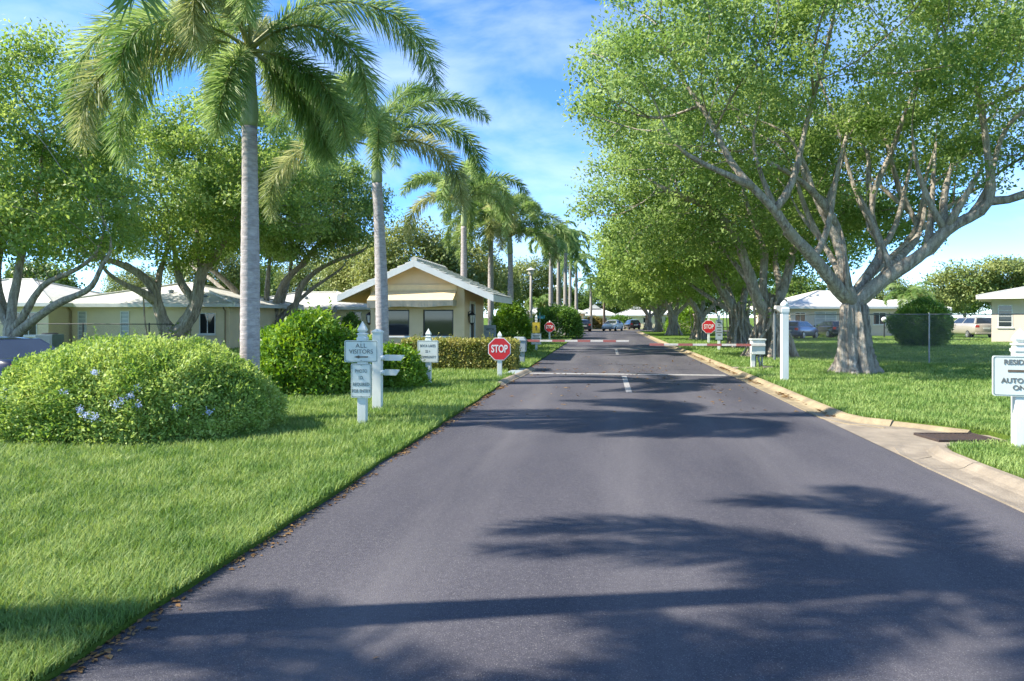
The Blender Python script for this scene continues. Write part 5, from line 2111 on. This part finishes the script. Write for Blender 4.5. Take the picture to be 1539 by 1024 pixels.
shrub(at(1385, 39.5, ZW), 'large dark green ball of clipped shrub behind the chain link fence', (1.55, 1.5, 2.65), 30000, 0.11, 14, 'clipped_leaf', 'bush', 'ball', lump=0.36, depth=0.45, lscale=1.5)
shrub(at(1240, 60, ZW), 'small clipped green shrub against the beige house wall', (1.1, 0.7, 1.0), 4000, 0.14, 15, 'clipped_leaf', 'bush', 'dome', lump=0.1, depth=0.25)
shrub(at(893, 104, 0), 'yellow and rust coloured croton bush below the far left white roof', (1.8, 1.2, 1.7), 5000, 0.24, 16, 'croton_leaf', 'bush', 'dome', lump=0.25, depth=0.4, lscale=2)
shrub(at(933, 106, 0), 'dark green bush between the two far white roofs', (2.0, 1.2, 1.9), 4500, 0.26, 17, 'clipped_leaf', 'bush', 'dome', lump=0.25, depth=0.4, lscale=2)
shrub(at(872, 98, 0), 'far low bush behind the black car', (1.5, 1.2, 1.4), 3000, 0.24, 18, 'croton_leaf', 'bush', 'dome', lump=0.25, depth=0.4, lscale=2)
shrub(at(1032, 72, ZW), 'spiky light green bush between the far ficus trunks on the right', (2.2, 1.4, 2.6), 7000, 0.28, 19, 'shrub_leaf', 'bush', 'dome', lump=0.35, depth=0.6, lscale=2, aspect=0.25)
shrub(at(526, 42, ZL), 'dark green shrub against the cream house wall', (0.8, 0.6, 1.9), 3500, 0.12, 20, 'clipped_leaf', 'bush', 'dome', lump=0.15, depth=0.3)
shrub(at(325, 40, ZL), 'small palm like shrub beside the window of the pinkish wing', (0.8, 0.6, 1.5), 2500, 0.22, 21, 'clipped_leaf', 'bush', 'dome', lump=0.25, depth=0.5, aspect=0.2)

# ------------------------------------------------------------------ ficus trees
def loc_limbs(base, d0, lists):
    out = []
    for L in lists:
        out.append([at3(u, v, d0 + dd) - Vector(base) for u, v, dd in L])
    return out


QF = 1.0
B = at(1285, 20.4, ZW)
limbs = [[Vector((0, 0, -0.1)), Vector((-0.05, 0, 1.2)), Vector((-0.05, 0, 2.25))]] + loc_limbs(B, 20.4, [
    [(1281, 452, 0), (1252, 426, -.3), (1236, 403, -.5), (1209, 372, -.9), (1185, 348, -1.2), (1166, 317, -1.6), (1131, 282, -2.0), (1080, 257, -2.4), (1030, 235, -2.6)],
    [(1282, 450, 0), (1270, 430, -.2), (1267, 387, -.2), (1258, 340, .2), (1236, 309, .5), (1213, 278, .8), (1201, 227, 1.2)],
    [(1258, 340, .2), (1228, 294, -.4), (1190, 262, -1.0), (1154, 243, -1.6)],
    [(1284, 450, 0), (1290, 430, .2), (1314, 403, .3), (1330, 372, .6), (1310, 344, .9), (1306, 298, 1.2), (1304, 259, 1.5), (1310, 227, 1.7)],
    [(1284, 455, 0), (1296, 448, -.1), (1322, 423, -.3), (1361, 399, -.5), (1396, 376, -.7), (1420, 344, -.9), (1455, 329, -1.1), (1494, 309, -1.4), (1539, 294, -1.7), (1590, 270, -2)],
    [(1322, 423, -.3), (1345, 392, .3), (1369, 372, .8), (1381, 352, 1.1), (1379, 333, 1.4), (1353, 305, 1.7), (1314, 274, 2.0)],
    [(1420, 344, -.9), (1416, 305, -.5), (1431, 247, -.2)],
    [(1424, 340, -.9), (1455, 290, -1.3), (1474, 255, -1.7)],
    [(1290, 430, .2), (1330, 395, 1.6), (1390, 340, 3.2), (1440, 300, 4.2)],
    [(1270, 430, -.2), (1240, 370, 1.6), (1200, 320, 3.0)],
])
lrs = [(.32, .27), (.2, .06), (.19, .07), (.12, .05), (.17, .06), (.24, .10), (.15, .06), (.12, .06), (.11, .05), (.12, .05), (.12, .05)]
_r = np.random.default_rng(4)
for li, fr, side in ((1, .3, 1), (1, .45, -1), (1, .6, 1), (1, .75, -1), (2, .45, -1), (2, .65, 1), (4, .4, 1), (4, .6, -1), (4, .75, 1), (5, .3, -1), (5, .42, 1), (5, .55, -1), (5, .68, 1), (5, .8, -1), (6, .5, 1), (6, .75, -1), (9, .5, 1), (10, .5, -1)):
    L = limbs[li]
    x = fr * (len(L) - 1)
    i = int(x)
    p0 = L[i].lerp(L[i + 1], x - i)
    h_ = 2.2 + 1.6 * _r.random()
    dx, dy = 0.5 * side * (0.6 + 0.8 * _r.random()), -0.5 + 1.1 * _r.random()
    limbs.append([p0, p0 + Vector((dx * 0.9, dy * 0.4, h_ * 0.28)), p0 + Vector((dx * 1.2 + 0.15 * _r.normal(), dy * 0.9, h_ * 0.62)), p0 + Vector((dx * 2.1, dy * 1.5, h_))])
    lrs.append((0.085 + 0.03 * _r.random(), 0.035))
ficus(B, 'nearest big ficus on the right lawn with bare grey limbs spreading over the drive', limbs,
      [(-1.2, 0.3, 9.3, 7.4, 6.2, 3.6), (-5.2, -1.2, 7.9, 3.6, 3.8, 2.6), (5.2, -0.2, 8.3, 6.0, 5.8, 3.4), (0.5, -3.4, 9.5, 5.2, 3.2, 2.6), (9.5, -1.5, 7.4, 3.5, 3.5, 2.5)],
      int(2000 * QF), 130, 0.124, 21, cut=lambda p: (p[1] < 0.5 and p[2] < 7.3 and -4.5 < p[0] < 7.5) or (p[2] < 6.4 and -3.5 < p[0] < 5), trunk=(0.52, 0.35, 0.40, 1.9), sig=(0.33, 0.33, 0.16), r0=0.0135, rcap=0.24, gs=0.8, gap=0.14, ropes=1,
      lr=lrs)

B = at(1158, 29.0, ZW)
limbs = [[Vector((0, 0, -0.1)), Vector((0.05, 0, 1.0)), Vector((-0.05, 0, 2.0))]] + loc_limbs(B, 29.0, [
    [(1156, 478, 0), (1138, 450, -.3), (1122, 400, -.6), (1104, 355, -1.0), (1075, 318, -1.5), (1035, 300, -2.2), (990, 280, -2.6)],
    [(1156, 476, 0), (1145, 430, .4), (1150, 380, .6), (1130, 330, 1.0), (1118, 290, 1.2)],
    [(1160, 476, 0), (1180, 430, .2), (1190, 385, .5), (1205, 340, 1.2), (1235, 300, 1.6)],
    [(1160, 474, 0), (1172, 440, 1.2), (1165, 385, 2.4), (1175, 320, 3.2)],
    [(1156, 474, 0), (1135, 440, 1.4), (1100, 390, 2.8), (1060, 350, 3.6)],
])
r2 = ficus(B, 'second ficus on the right with a bundle of aerial roots, behind the white barrier cabinet', limbs,
           [(-1.2, 0, 8.0, 6.3, 5.2, 3.9), (-5.2, -0.8, 6.6, 3.2, 3.4, 2.5), (4.0, 0, 7.5, 4.5, 4.5, 3.2)],
           1500, 82, 0.165, 22, trunk=(0.72, 0.42, 0.35, 1.8), roots=26, sig=(0.38, 0.38, 0.2), rcap=0.24, ropes=3, gs=0.7, gap=0.08,
           lr=[(.4, .32), (.22, .07), (.19, .07), (.22, .07), (.17, .06), (.16, .06)])

B = at(1112, 38.0, ZW)
limbs = [[Vector((0, 0, -0.1)), Vector((-0.1, 0, 1.2)), Vector((-0.15, 0, 2.2))]] + loc_limbs(B, 38.0, [
    [(1106, 474, 0), (1088, 440, -.4), (1062, 400, -.8), (1030, 372, -1.4), (985, 355, -2.2), (945, 350, -2.8)],
    [(1108, 472, 0), (1092, 430, .6), (1080, 385, 1.2), (1060, 345, 1.6)],
    [(1112, 474, 0), (1122, 430, .6), (1130, 380, 1.2), (1150, 350, 1.8)],
    [(1110, 474, 0), (1070, 450, 1.6), (1020, 415, 2.8)],
])
r3 = ficus(B, 'third ficus on the right with hanging roots, behind the tall narrow grey notice board', limbs,
           [(-1.5, 0, 6.9, 6.0, 5.2, 3.4), (-4.8, -0.5, 5.8, 3.4, 3.8, 2.5), (3.5, 0, 6.8, 4.5, 4.5, 3.0)],
           1300, 68, 0.2, 23, 'young_leaf', trunk=(0.7, 0.42, 0.35, 1.7), roots=24, sig=(0.42, 0.42, 0.22), rcap=0.24, ropes=3, gs=0.7, gap=0.08,
           lr=[(.4, .32), (.23, .08), (.19, .08), (.2, .08), (.17, .06)])

limbs = [[Vector((0, 0, -0.1)), Vector((0, 0, 1.0)), Vector((0.1, 0, 1.8))],
         [Vector((0.1, 0, 1.8)), Vector((-0.8, -.3, 3.0)), Vector((-2.2, -.6, 4.2)), Vector((-4, -.8, 5.0))],
         [Vector((0.1, 0, 1.8)), Vector((0.5, .4, 3.4)), Vector((0.2, .8, 5.2))],
         [Vector((0.1, 0, 1.8)), Vector((1.3, -.3, 3.0)), Vector((2.8, -.4, 4.4))],
         [Vector((0.1, 0, 1.6)), Vector((-0.3, 1.0, 3.0)), Vector((-1.2, 2.2, 4.6))]]
r4 = ficus(at(1012, 64, ZW), 'fourth ficus on the right with thick fluted trunk, beyond the right STOP sign', limbs,
           [(-1.5, 0, 6.6, 5.8, 5.2, 3.3), (-4.6, 0, 5.3, 3.2, 3.8, 2.5), (3.5, 0, 6.3, 4.5, 4.5, 2.9)],
           950, 50, 0.27, 24, 'young_leaf', trunk=(0.5, 0.34, 0.4, 1.5), roots=9, sig=(0.45, 0.45, 0.24), rmin=0.02, rcap=0.26, ropes=2,
           lr=[(.38, .3), (.22, .1), (.2, .1), (.2, .1), (.18, .1)])
for u, d, rz, s, lab in ((1052, 51, 0.3, 0.93, 'slimmer ficus between the third and fourth trunks on the right'),
                         (990, 78, -0.35, 0.98, 'fifth ficus trunk along the right kerb, counted from this end'),
                         (975, 93, 0.5, 0.9, 'farthest ficus on the right near the end of the drive')):
    c = copy_tree(r4)
    c.location = at(u, d, ZW)
    c.rotation_euler = (0, 0, rz)
    c.scale = (s, s, s)
    c['label'] = lab

# left row
B = at(22, 24.0, ZL)
limbs = [[Vector((0, 0, -0.1)), Vector((-0.05, 0, 0.7)), Vector((-0.1, 0, 1.2))]] + loc_limbs(B, 24.0, [
    [(18, 500, 0), (16, 458, .2), (26, 428, .4), (28, 400, .6), (40, 350, .8), (52, 300, 1.0), (70, 200, 1.2)],
    [(19, 500, 0), (42, 465, -.3), (61, 428, -.5), (103, 412, -.7), (131, 396, -.9), (150, 375, -1.0)],
    [(21, 503, 0), (58, 476, -.6), (94, 451, -1.0), (131, 440, -1.3), (145, 421, -1.5), (152, 398, -1.6), (170, 380, -1.8)],
    [(16, 500, 0), (2, 470, .2), (-20, 430, .4), (-60, 390, .6)],
    [(18, 490, 0), (-2, 440, 1.0), (0, 380, 2.0), (20, 320, 2.6)],
])
ficus(B, 'light green tree at the left edge with long low limbs before the yellow house', limbs,
      [(-1.2, 0, 6.9, 4.6, 4.4, 3.3), (1.0, 0, 8.6, 2.6, 2.8, 3.0), (2.7, -0.6, 5.3, 2.6, 3.0, 1.5), (-4.5, 0, 6.5, 4, 4, 3.4), (1.2, 0, 10.2, 1.0, 1.0, 1.9)],
      1500, 84, 0.155, 31, 'young_leaf', trunk=(0.42, 0.34, 0.3, 0.8), sig=(0.36, 0.36, 0.2), rcap=0.26, gs=0.7, gap=0.08, lr=[(.34, .27), (.16, .06), (.14, .05), (.16, .05), (.15, .06), (.15, .06)], group='ficus trees on the left lawn')

B = at(262, 35.0, ZL)
limbs = [[Vector((0, 0, -0.1)), Vector((0, 0, 0.5)), Vector((0, 0, 1.0))]] + loc_limbs(B, 35.0, [
    [(260, 508, 0), (244, 485, 0), (236, 455, -.2), (229, 428, -.4), (195, 402, -.8), (160, 390, -1.2), (110, 375, -1.6)],
    [(236, 450, -.2), (240, 410, -.1), (252, 375, .2), (262, 340, .4)],
    [(262, 508, 0), (280, 485, .1), (295, 458, .2), (302, 412, .3), (325, 385, .3), (345, 345, .2), (370, 310, 0)],
    [(295, 458, .2), (270, 420, .8), (262, 375, 1.4), (240, 330, 2.0)],
    [(302, 412, .3), (300, 370, 1.0), (290, 320, 1.6)],
    [(236, 455, -.2), (215, 440, -.8), (180, 425, -1.5), (150, 400, -2.2)],
])
ficus(B, 'ficus with a forked rope like trunk rising right behind the flowering dome bush', limbs,
      [(0, 0, 8.3, 6.5, 5.0, 3.9), (3.0, 0.4, 10.5, 3.6, 3.6, 3.2), (-4.0, -.5, 6.4, 3.9, 3.6, 2.1), (5.2, 0, 7.5, 3.4, 3.4, 2.9)],
      1500, 82, 0.185, 32, 'young_leaf', trunk=(0.6, 0.42, 0.3, 0.7), roots=9, sig=(0.38, 0.38, 0.2), rcap=0.34, gs=0.7, gap=0.08, ropes=6, lr=[(.45, .4), (.32, .08), (.16, .06), (.35, .08), (.2, .06), (.18, .06), (.2, .06)], group='ficus trees on the left lawn')

B = at(405, 43.0, ZL)
limbs = [[Vector((0, 0, -0.1)), Vector((0, 0, 0.6)), Vector((0, 0, 1.1))]] + loc_limbs(B, 43.0, [
    [(403, 498, 0), (385, 480, 0), (356, 439, -.4), (323, 409, -.8), (297, 392, -1.2)],
    [(385, 480, 0), (350, 450, 1.0), (318, 420, 2.0), (285, 400, 2.6)],
    [(405, 498, 0), (410, 475, 0), (426, 426, .2), (453, 399, .2), (479, 366, 0), (510, 345, -.4)],
    [(408, 498, 0), (440, 472, -.2), (453, 429, -.4), (479, 405, -.6), (515, 388, -1.0), (545, 380, -1.2)],
    [(404, 496, 0), (400, 472, .2), (403, 412, .6), (408, 370, 1.0)],
    [(406, 496, 0), (422, 460, 1.0), (436, 410, 2.0), (440, 360, 2.6)],
    [(404, 496, 0), (385, 460, -.8), (378, 420, -1.4), (365, 380, -1.8)],
    [(408, 490, 0), (462, 440, .8), (490, 420, 1.2), (520, 400, 1.6)],
])
ficus(B, 'broad dark ficus with many splayed stems between the near palm and the gatehouse', limbs,
      [(1.4, 0, 9.0, 5.7, 5.0, 3.6), (5.0, -0.6, 8.1, 3.1, 3.0, 2.4), (-2.8, 0, 9.0, 4.0, 4, 3.3), (1.7, 0, 6.4, 4.2, 3.5, 1.3)],
      1400, 78, 0.21, 33, 'ficus_leaf', trunk=(0.62, 0.5, 0.3, 0.8), roots=12, sig=(0.4, 0.4, 0.22), rcap=0.3, gs=0.7, gap=0.08, ropes=2, lr=[(.5, .45), (.26, .1), (.2, .08), (.26, .1), (.24, .08), (.22, .08), (.2, .08), (.2, .08), (.18, .06)], group='ficus trees on the left lawn')

# ------------------------------------------------------------------ trees farther away
def bg_tree(p, label, seed, mat, ells, n, per, leaf, h, group='trees beyond the houses', sig=(0.55, 0.55, 0.3), gap=-0.02):
    ez = min(e[2] for e in ells)
    lm = [[Vector((0, 0, -0.1)), Vector((0.05, 0, h * 0.5)), Vector((0, 0, h))],
          [Vector((0, 0, h)), Vector((-1.0, 0.3, ez * 0.8)), Vector((-2.0, 0.4, ez))],
          [Vector((0, 0, h)), Vector((1.1, -0.2, ez * 0.8)), Vector((2.0, -0.3, ez))]]
    return ficus(p, label, lm, ells, n, per, leaf, seed, mat, trunk=(0.3, 0.22, 0.2, h), step=0.6, kill=1.0, rmin=0.03, sig=sig, group=group, name='leafy_tree', gap=gap, r0=0.02)


ta = bg_tree(at(622, 52, 0), 'pale leafy tree showing directly above the gatehouse ridge', 41, 'olive_leaf', [(0, 0, 6.4, 3.6, 3.4, 2.6), (-2.2, 0, 5.0, 2.6, 2.6, 2.0), (2.4, 0, 5.2, 2.4, 2.6, 2.0)], 520, 56, 0.27, 2.2)
for u, d, rz, s, lab in ((548, 58, 1.2, 0.95, 'pale leafy tree behind the left eave of the gatehouse'),
                         (690, 56, 2.4, 0.92, 'pale leafy tree behind the right slope of the gatehouse roof'),
                         (470, 66, 3.3, 0.85, 'low leafy tree beyond the white roof left of the gatehouse'),
                         (322, 62, 4.0, 0.95, 'pale leafy tree glimpsed between the two ficus trunks on the left'),
                         (795, 85, 0.6, 1.0, 'leafy tree behind the tall street lamp'),
                         (740, 70, 5.1, 0.85, 'leafy tree behind the dark palm trunk beside the gatehouse roof'),
                         (200, 66, 2.0, 0.72, 'small leafy tree just above the yellow house ridge'),
                         (1330, 84, 3.0, 0.8, 'low leafy tree right of the big ficus trunk above the beige roof')):
    c = copy_tree(ta)
    c.location = at(u, d, 0)
    c.rotation_euler = (0, 0, rz)
    c.scale = (s, s, s)
    c['label'] = lab
tb = bg_tree(at(1500, 78, 0), 'wide flat topped dark tree above the tan house at the right edge', 42, 'olive_leaf', [(0, 0, 6.9, 6.4, 4.5, 1.5), (-3.2, 0, 6.0, 4.0, 3.5, 1.3), (3.5, 0, 5.2, 5, 4, 1.6), (-1, 0, 4.6, 5.0, 3.5, 1.2)], 760, 56, 0.32, 2.6, gap=0.0)
c = copy_tree(tb)
c.location = at(1400, 96, 0)
c.rotation_euler = (0, 0, 2.2)
c.scale = (0.82, 0.82, 0.72)
c['label'] = 'lower flat topped tree left of the wide dark tree on the right'
tc_ = bg_tree(at(900, 150, 0), 'distant round tree on the skyline behind the far left white roof', 43, 'far_leaf', [(0, 0, 5.6, 4.0, 3.6, 2.9), (3.4, 0, 4.2, 3.0, 3, 2.2), (-3.4, 0, 4.4, 3.0, 3, 2.3)], 360, 44, 0.45, 2.0, sig=(0.7, 0.7, 0.4))
for u, d, rz, s, lab in ((940, 155, 1.0, 0.95, 'distant tree on the skyline between the far white roofs'),
                         (985, 150, 2.0, 1.05, 'distant tree on the skyline behind the far right white roof'),
                         (845, 140, 3.0, 1.0, 'distant tree on the skyline behind the tall palm row'),
                         (1045, 120, 4.0, 0.9, 'distant tree seen through the right ficus row'),
                         (1110, 125, 5.0, 1.0, 'distant tree seen behind the second and third ficus trunks'),
                         (1205, 110, 0.4, 1.05, 'distant tree above the left end of the beige roof'),
                         (1450, 140, 1.6, 1.1, 'distant tree between the beige house and the tan house'),
                         (380, 90, 5.5, 1.1, 'distant tree behind the splayed ficus stems'),
                         (60, 80, 2.6, 1.0, 'distant tree behind the left end of the yellow house'),
                         (1570, 110, 0.9, 1.2, 'distant tree at the right edge of the view')):
    c = copy_tree(tc_)
    c.location = at(u, d, 0)
    c.rotation_euler = (0, 0, rz)
    c.scale = (s, s, s)
    c['label'] = lab

# ------------------------------------------------------------------ palms
PG = 'foxtail palms along the left of the drive'


def ring(n, az0, spread, rng):
    out = []
    for i in range(n):
        t = i / (n - 1)
        out.append((az0 + 137.5 * i + rng.normal() * 8, 74 - 46 * t + rng.normal() * 4, 112 + 40 * t + rng.normal() * 8, spread * (0.92 + 0.16 * rng.random())))
    return out


rng = np.random.default_rng(77)
YD = math.degrees(YAW)
# near palm: azimuths relative to the picture (0 = right, 90 = away, 180 = left, 270 = towards the viewer)
near = [(181, 38, 148, 4.3), (203, 12, 112, 3.5), (160, 24, 142, 4.0), (2, 50, 140, 4.1), (-28, 22, 128, 3.5), (270, 52, 165, 3.0), (292, 66, 165, 3.2),
        (95, 55, 140, 3.3), (130, 60, 138, 3.6), (230, 66, 140, 3.5), (345, -12, 80, 2.7), (75, 5, 95, 2.6), (275, -25, 55, 2.3), (15, -35, 45, 2.2), (215, 30, 160, 3.0)]
pr = at(375, 11.25, ZL)
palm(pr, 0, 'nearest tall foxtail palm with smooth ringed trunk behind the flowering dome bush', 4.85, 0.148,
     [(a + YD, e, d, l) for a, e, d, l in near], 51, PG, shaft=1.38, stations=170, per=6, lw=0.02, ll=0.56, old=(1, 5, 7))
two = [(180, 20, 128, 3.6), (172, 60, 120, 3.2), (0, 42, 140, 3.3), (15, 64, 105, 3.3), (-20, 18, 120, 3.2), (90, 60, 120, 3.2), (265, 68, 145, 3.2), (285, 40, 140, 3.0),
       (130, 50, 125, 3.2), (225, 62, 120, 3.3), (45, 80, 90, 3.0)]
p2 = at(575, 17.5, ZL)
palm(p2, 0, 'second foxtail palm with its trunk crossing the gatehouse awning', 5.15, 0.155,
     [(a + YD, e, d, l * 1.12) for a, e, d, l in two], 52, PG, shaft=1.0, stations=140, per=6, lw=0.024, ll=0.56, old=(0, 4), lean=-0.15)
p3 = palm(at(697, 33.0, ZL), 0.0, 'third foxtail palm rising from behind the gatehouse ridge', 6.1, 0.165, ring(12, 20, 4.2, rng) + [(50, 84, 40, 2.8)], 53, PG, shaft=1.2, stations=90, per=6, lw=0.042, ll=0.62, old=(8, 9))
for u, d, rz, s, lab in ((738, 39.5, 1.9, 1.02, 'foxtail palm with dark trunk behind the right slope of the gatehouse roof'),
                         (767, 37.0, 4.0, 0.84, 'foxtail palm with dark drooping crown right of the gatehouse roof')):
    c = copy_tree(p3)
    c.location = at(u, d, ZL)
    c.rotation_euler = (0, 0, rz)
    c.scale = (1.0, 1.0, s)
    c['label'] = lab
# the palms beside the camera: just outside the left edge, its crown shades the foreground
palm(at(-640, 3.5, ZL), 0, 'foxtail palm just outside the left edge of the view, one frond tip hanging in', 5.6, 0.15,
     ring(11, 200, 3.2, rng) + [(18 + YD, -17, 73, 4.2)], 54, PG, shaft=1.0, stations=90, per=6, lw=0.03, ll=0.55)
pz = at(769.5, -0.2, ZL) + Vector((-8.5, 0, 0))
palm(pz, 0.4, 'foxtail palm outside the left edge, farther from the drive, shading the bottom of the view', 5.6, 0.15,
     ring(10, 60, 3.2, rng), 58, PG, shaft=1.0, stations=70, per=6, lw=0.035, ll=0.55)
# slender royal palms farther down the drive
rp = palm(at(828, 62, ZL), 0, 'slender tall palm, leftmost of the far row behind the dark rounded hedge', 7.6, 0.2, [(a, e, d + 10, l) for a, e, d, l in ring(12, 0, 3.2, rng)], 55, 'slender palms at the far left of the drive',
          'royal_bark', shaft=1.3, stations=44, per=4, lw=0.09, ll=0.7, plume=False, hang=0.9)
for u, d, rz, s, lab in ((839.5, 68, 1.0, 1.0, 'slender tall palm, second from the left in the far row'),
                         (850, 66, 2.1, 1.04, 'slender tall palm in the middle of the far row'),
                         (857, 80, 3.0, 1.06, 'slender tall palm behind the middle of the far row'),
                         (866, 76, 4.4, 0.88, 'slender palm, right of the middle in the far row'),
                         (888, 96, 5.0, 0.74, 'short slender palm at the right end of the far row'),
                         (842, 88, 0.3, 0.9, 'farther slender palm partly hidden among the far row')):
    c = copy_tree(rp)
    c.location = at(u, d, ZL)
    c.rotation_euler = (0, 0, rz)
    c.scale = (0.95, 0.95, s)
    c['label'] = lab
palm(at(810, 64, ZL), 0, 'short fan headed palm behind the yellow warning sign', 2.6, 0.16, ring(14, 10, 1.6, rng), 56, 'small palms', 'royal_bark', shaft=0.3, stations=22, per=6, lw=0.09, ll=0.5, hang=0.5, old=(8, 9, 10, 11))
palm(at(1366, 50, ZW), 0, 'small green palm rising behind the clipped ball shrub on the right', 2.7, 0.1, [(a, e, d_ - 10, l) for a, e, d_, l in ring(13, 10, 2.2, rng)], 57, 'small palms', 'royal_bark', shaft=0.5, stations=34, per=4, lw=0.06, ll=0.55, plume=False, hang=0.6)
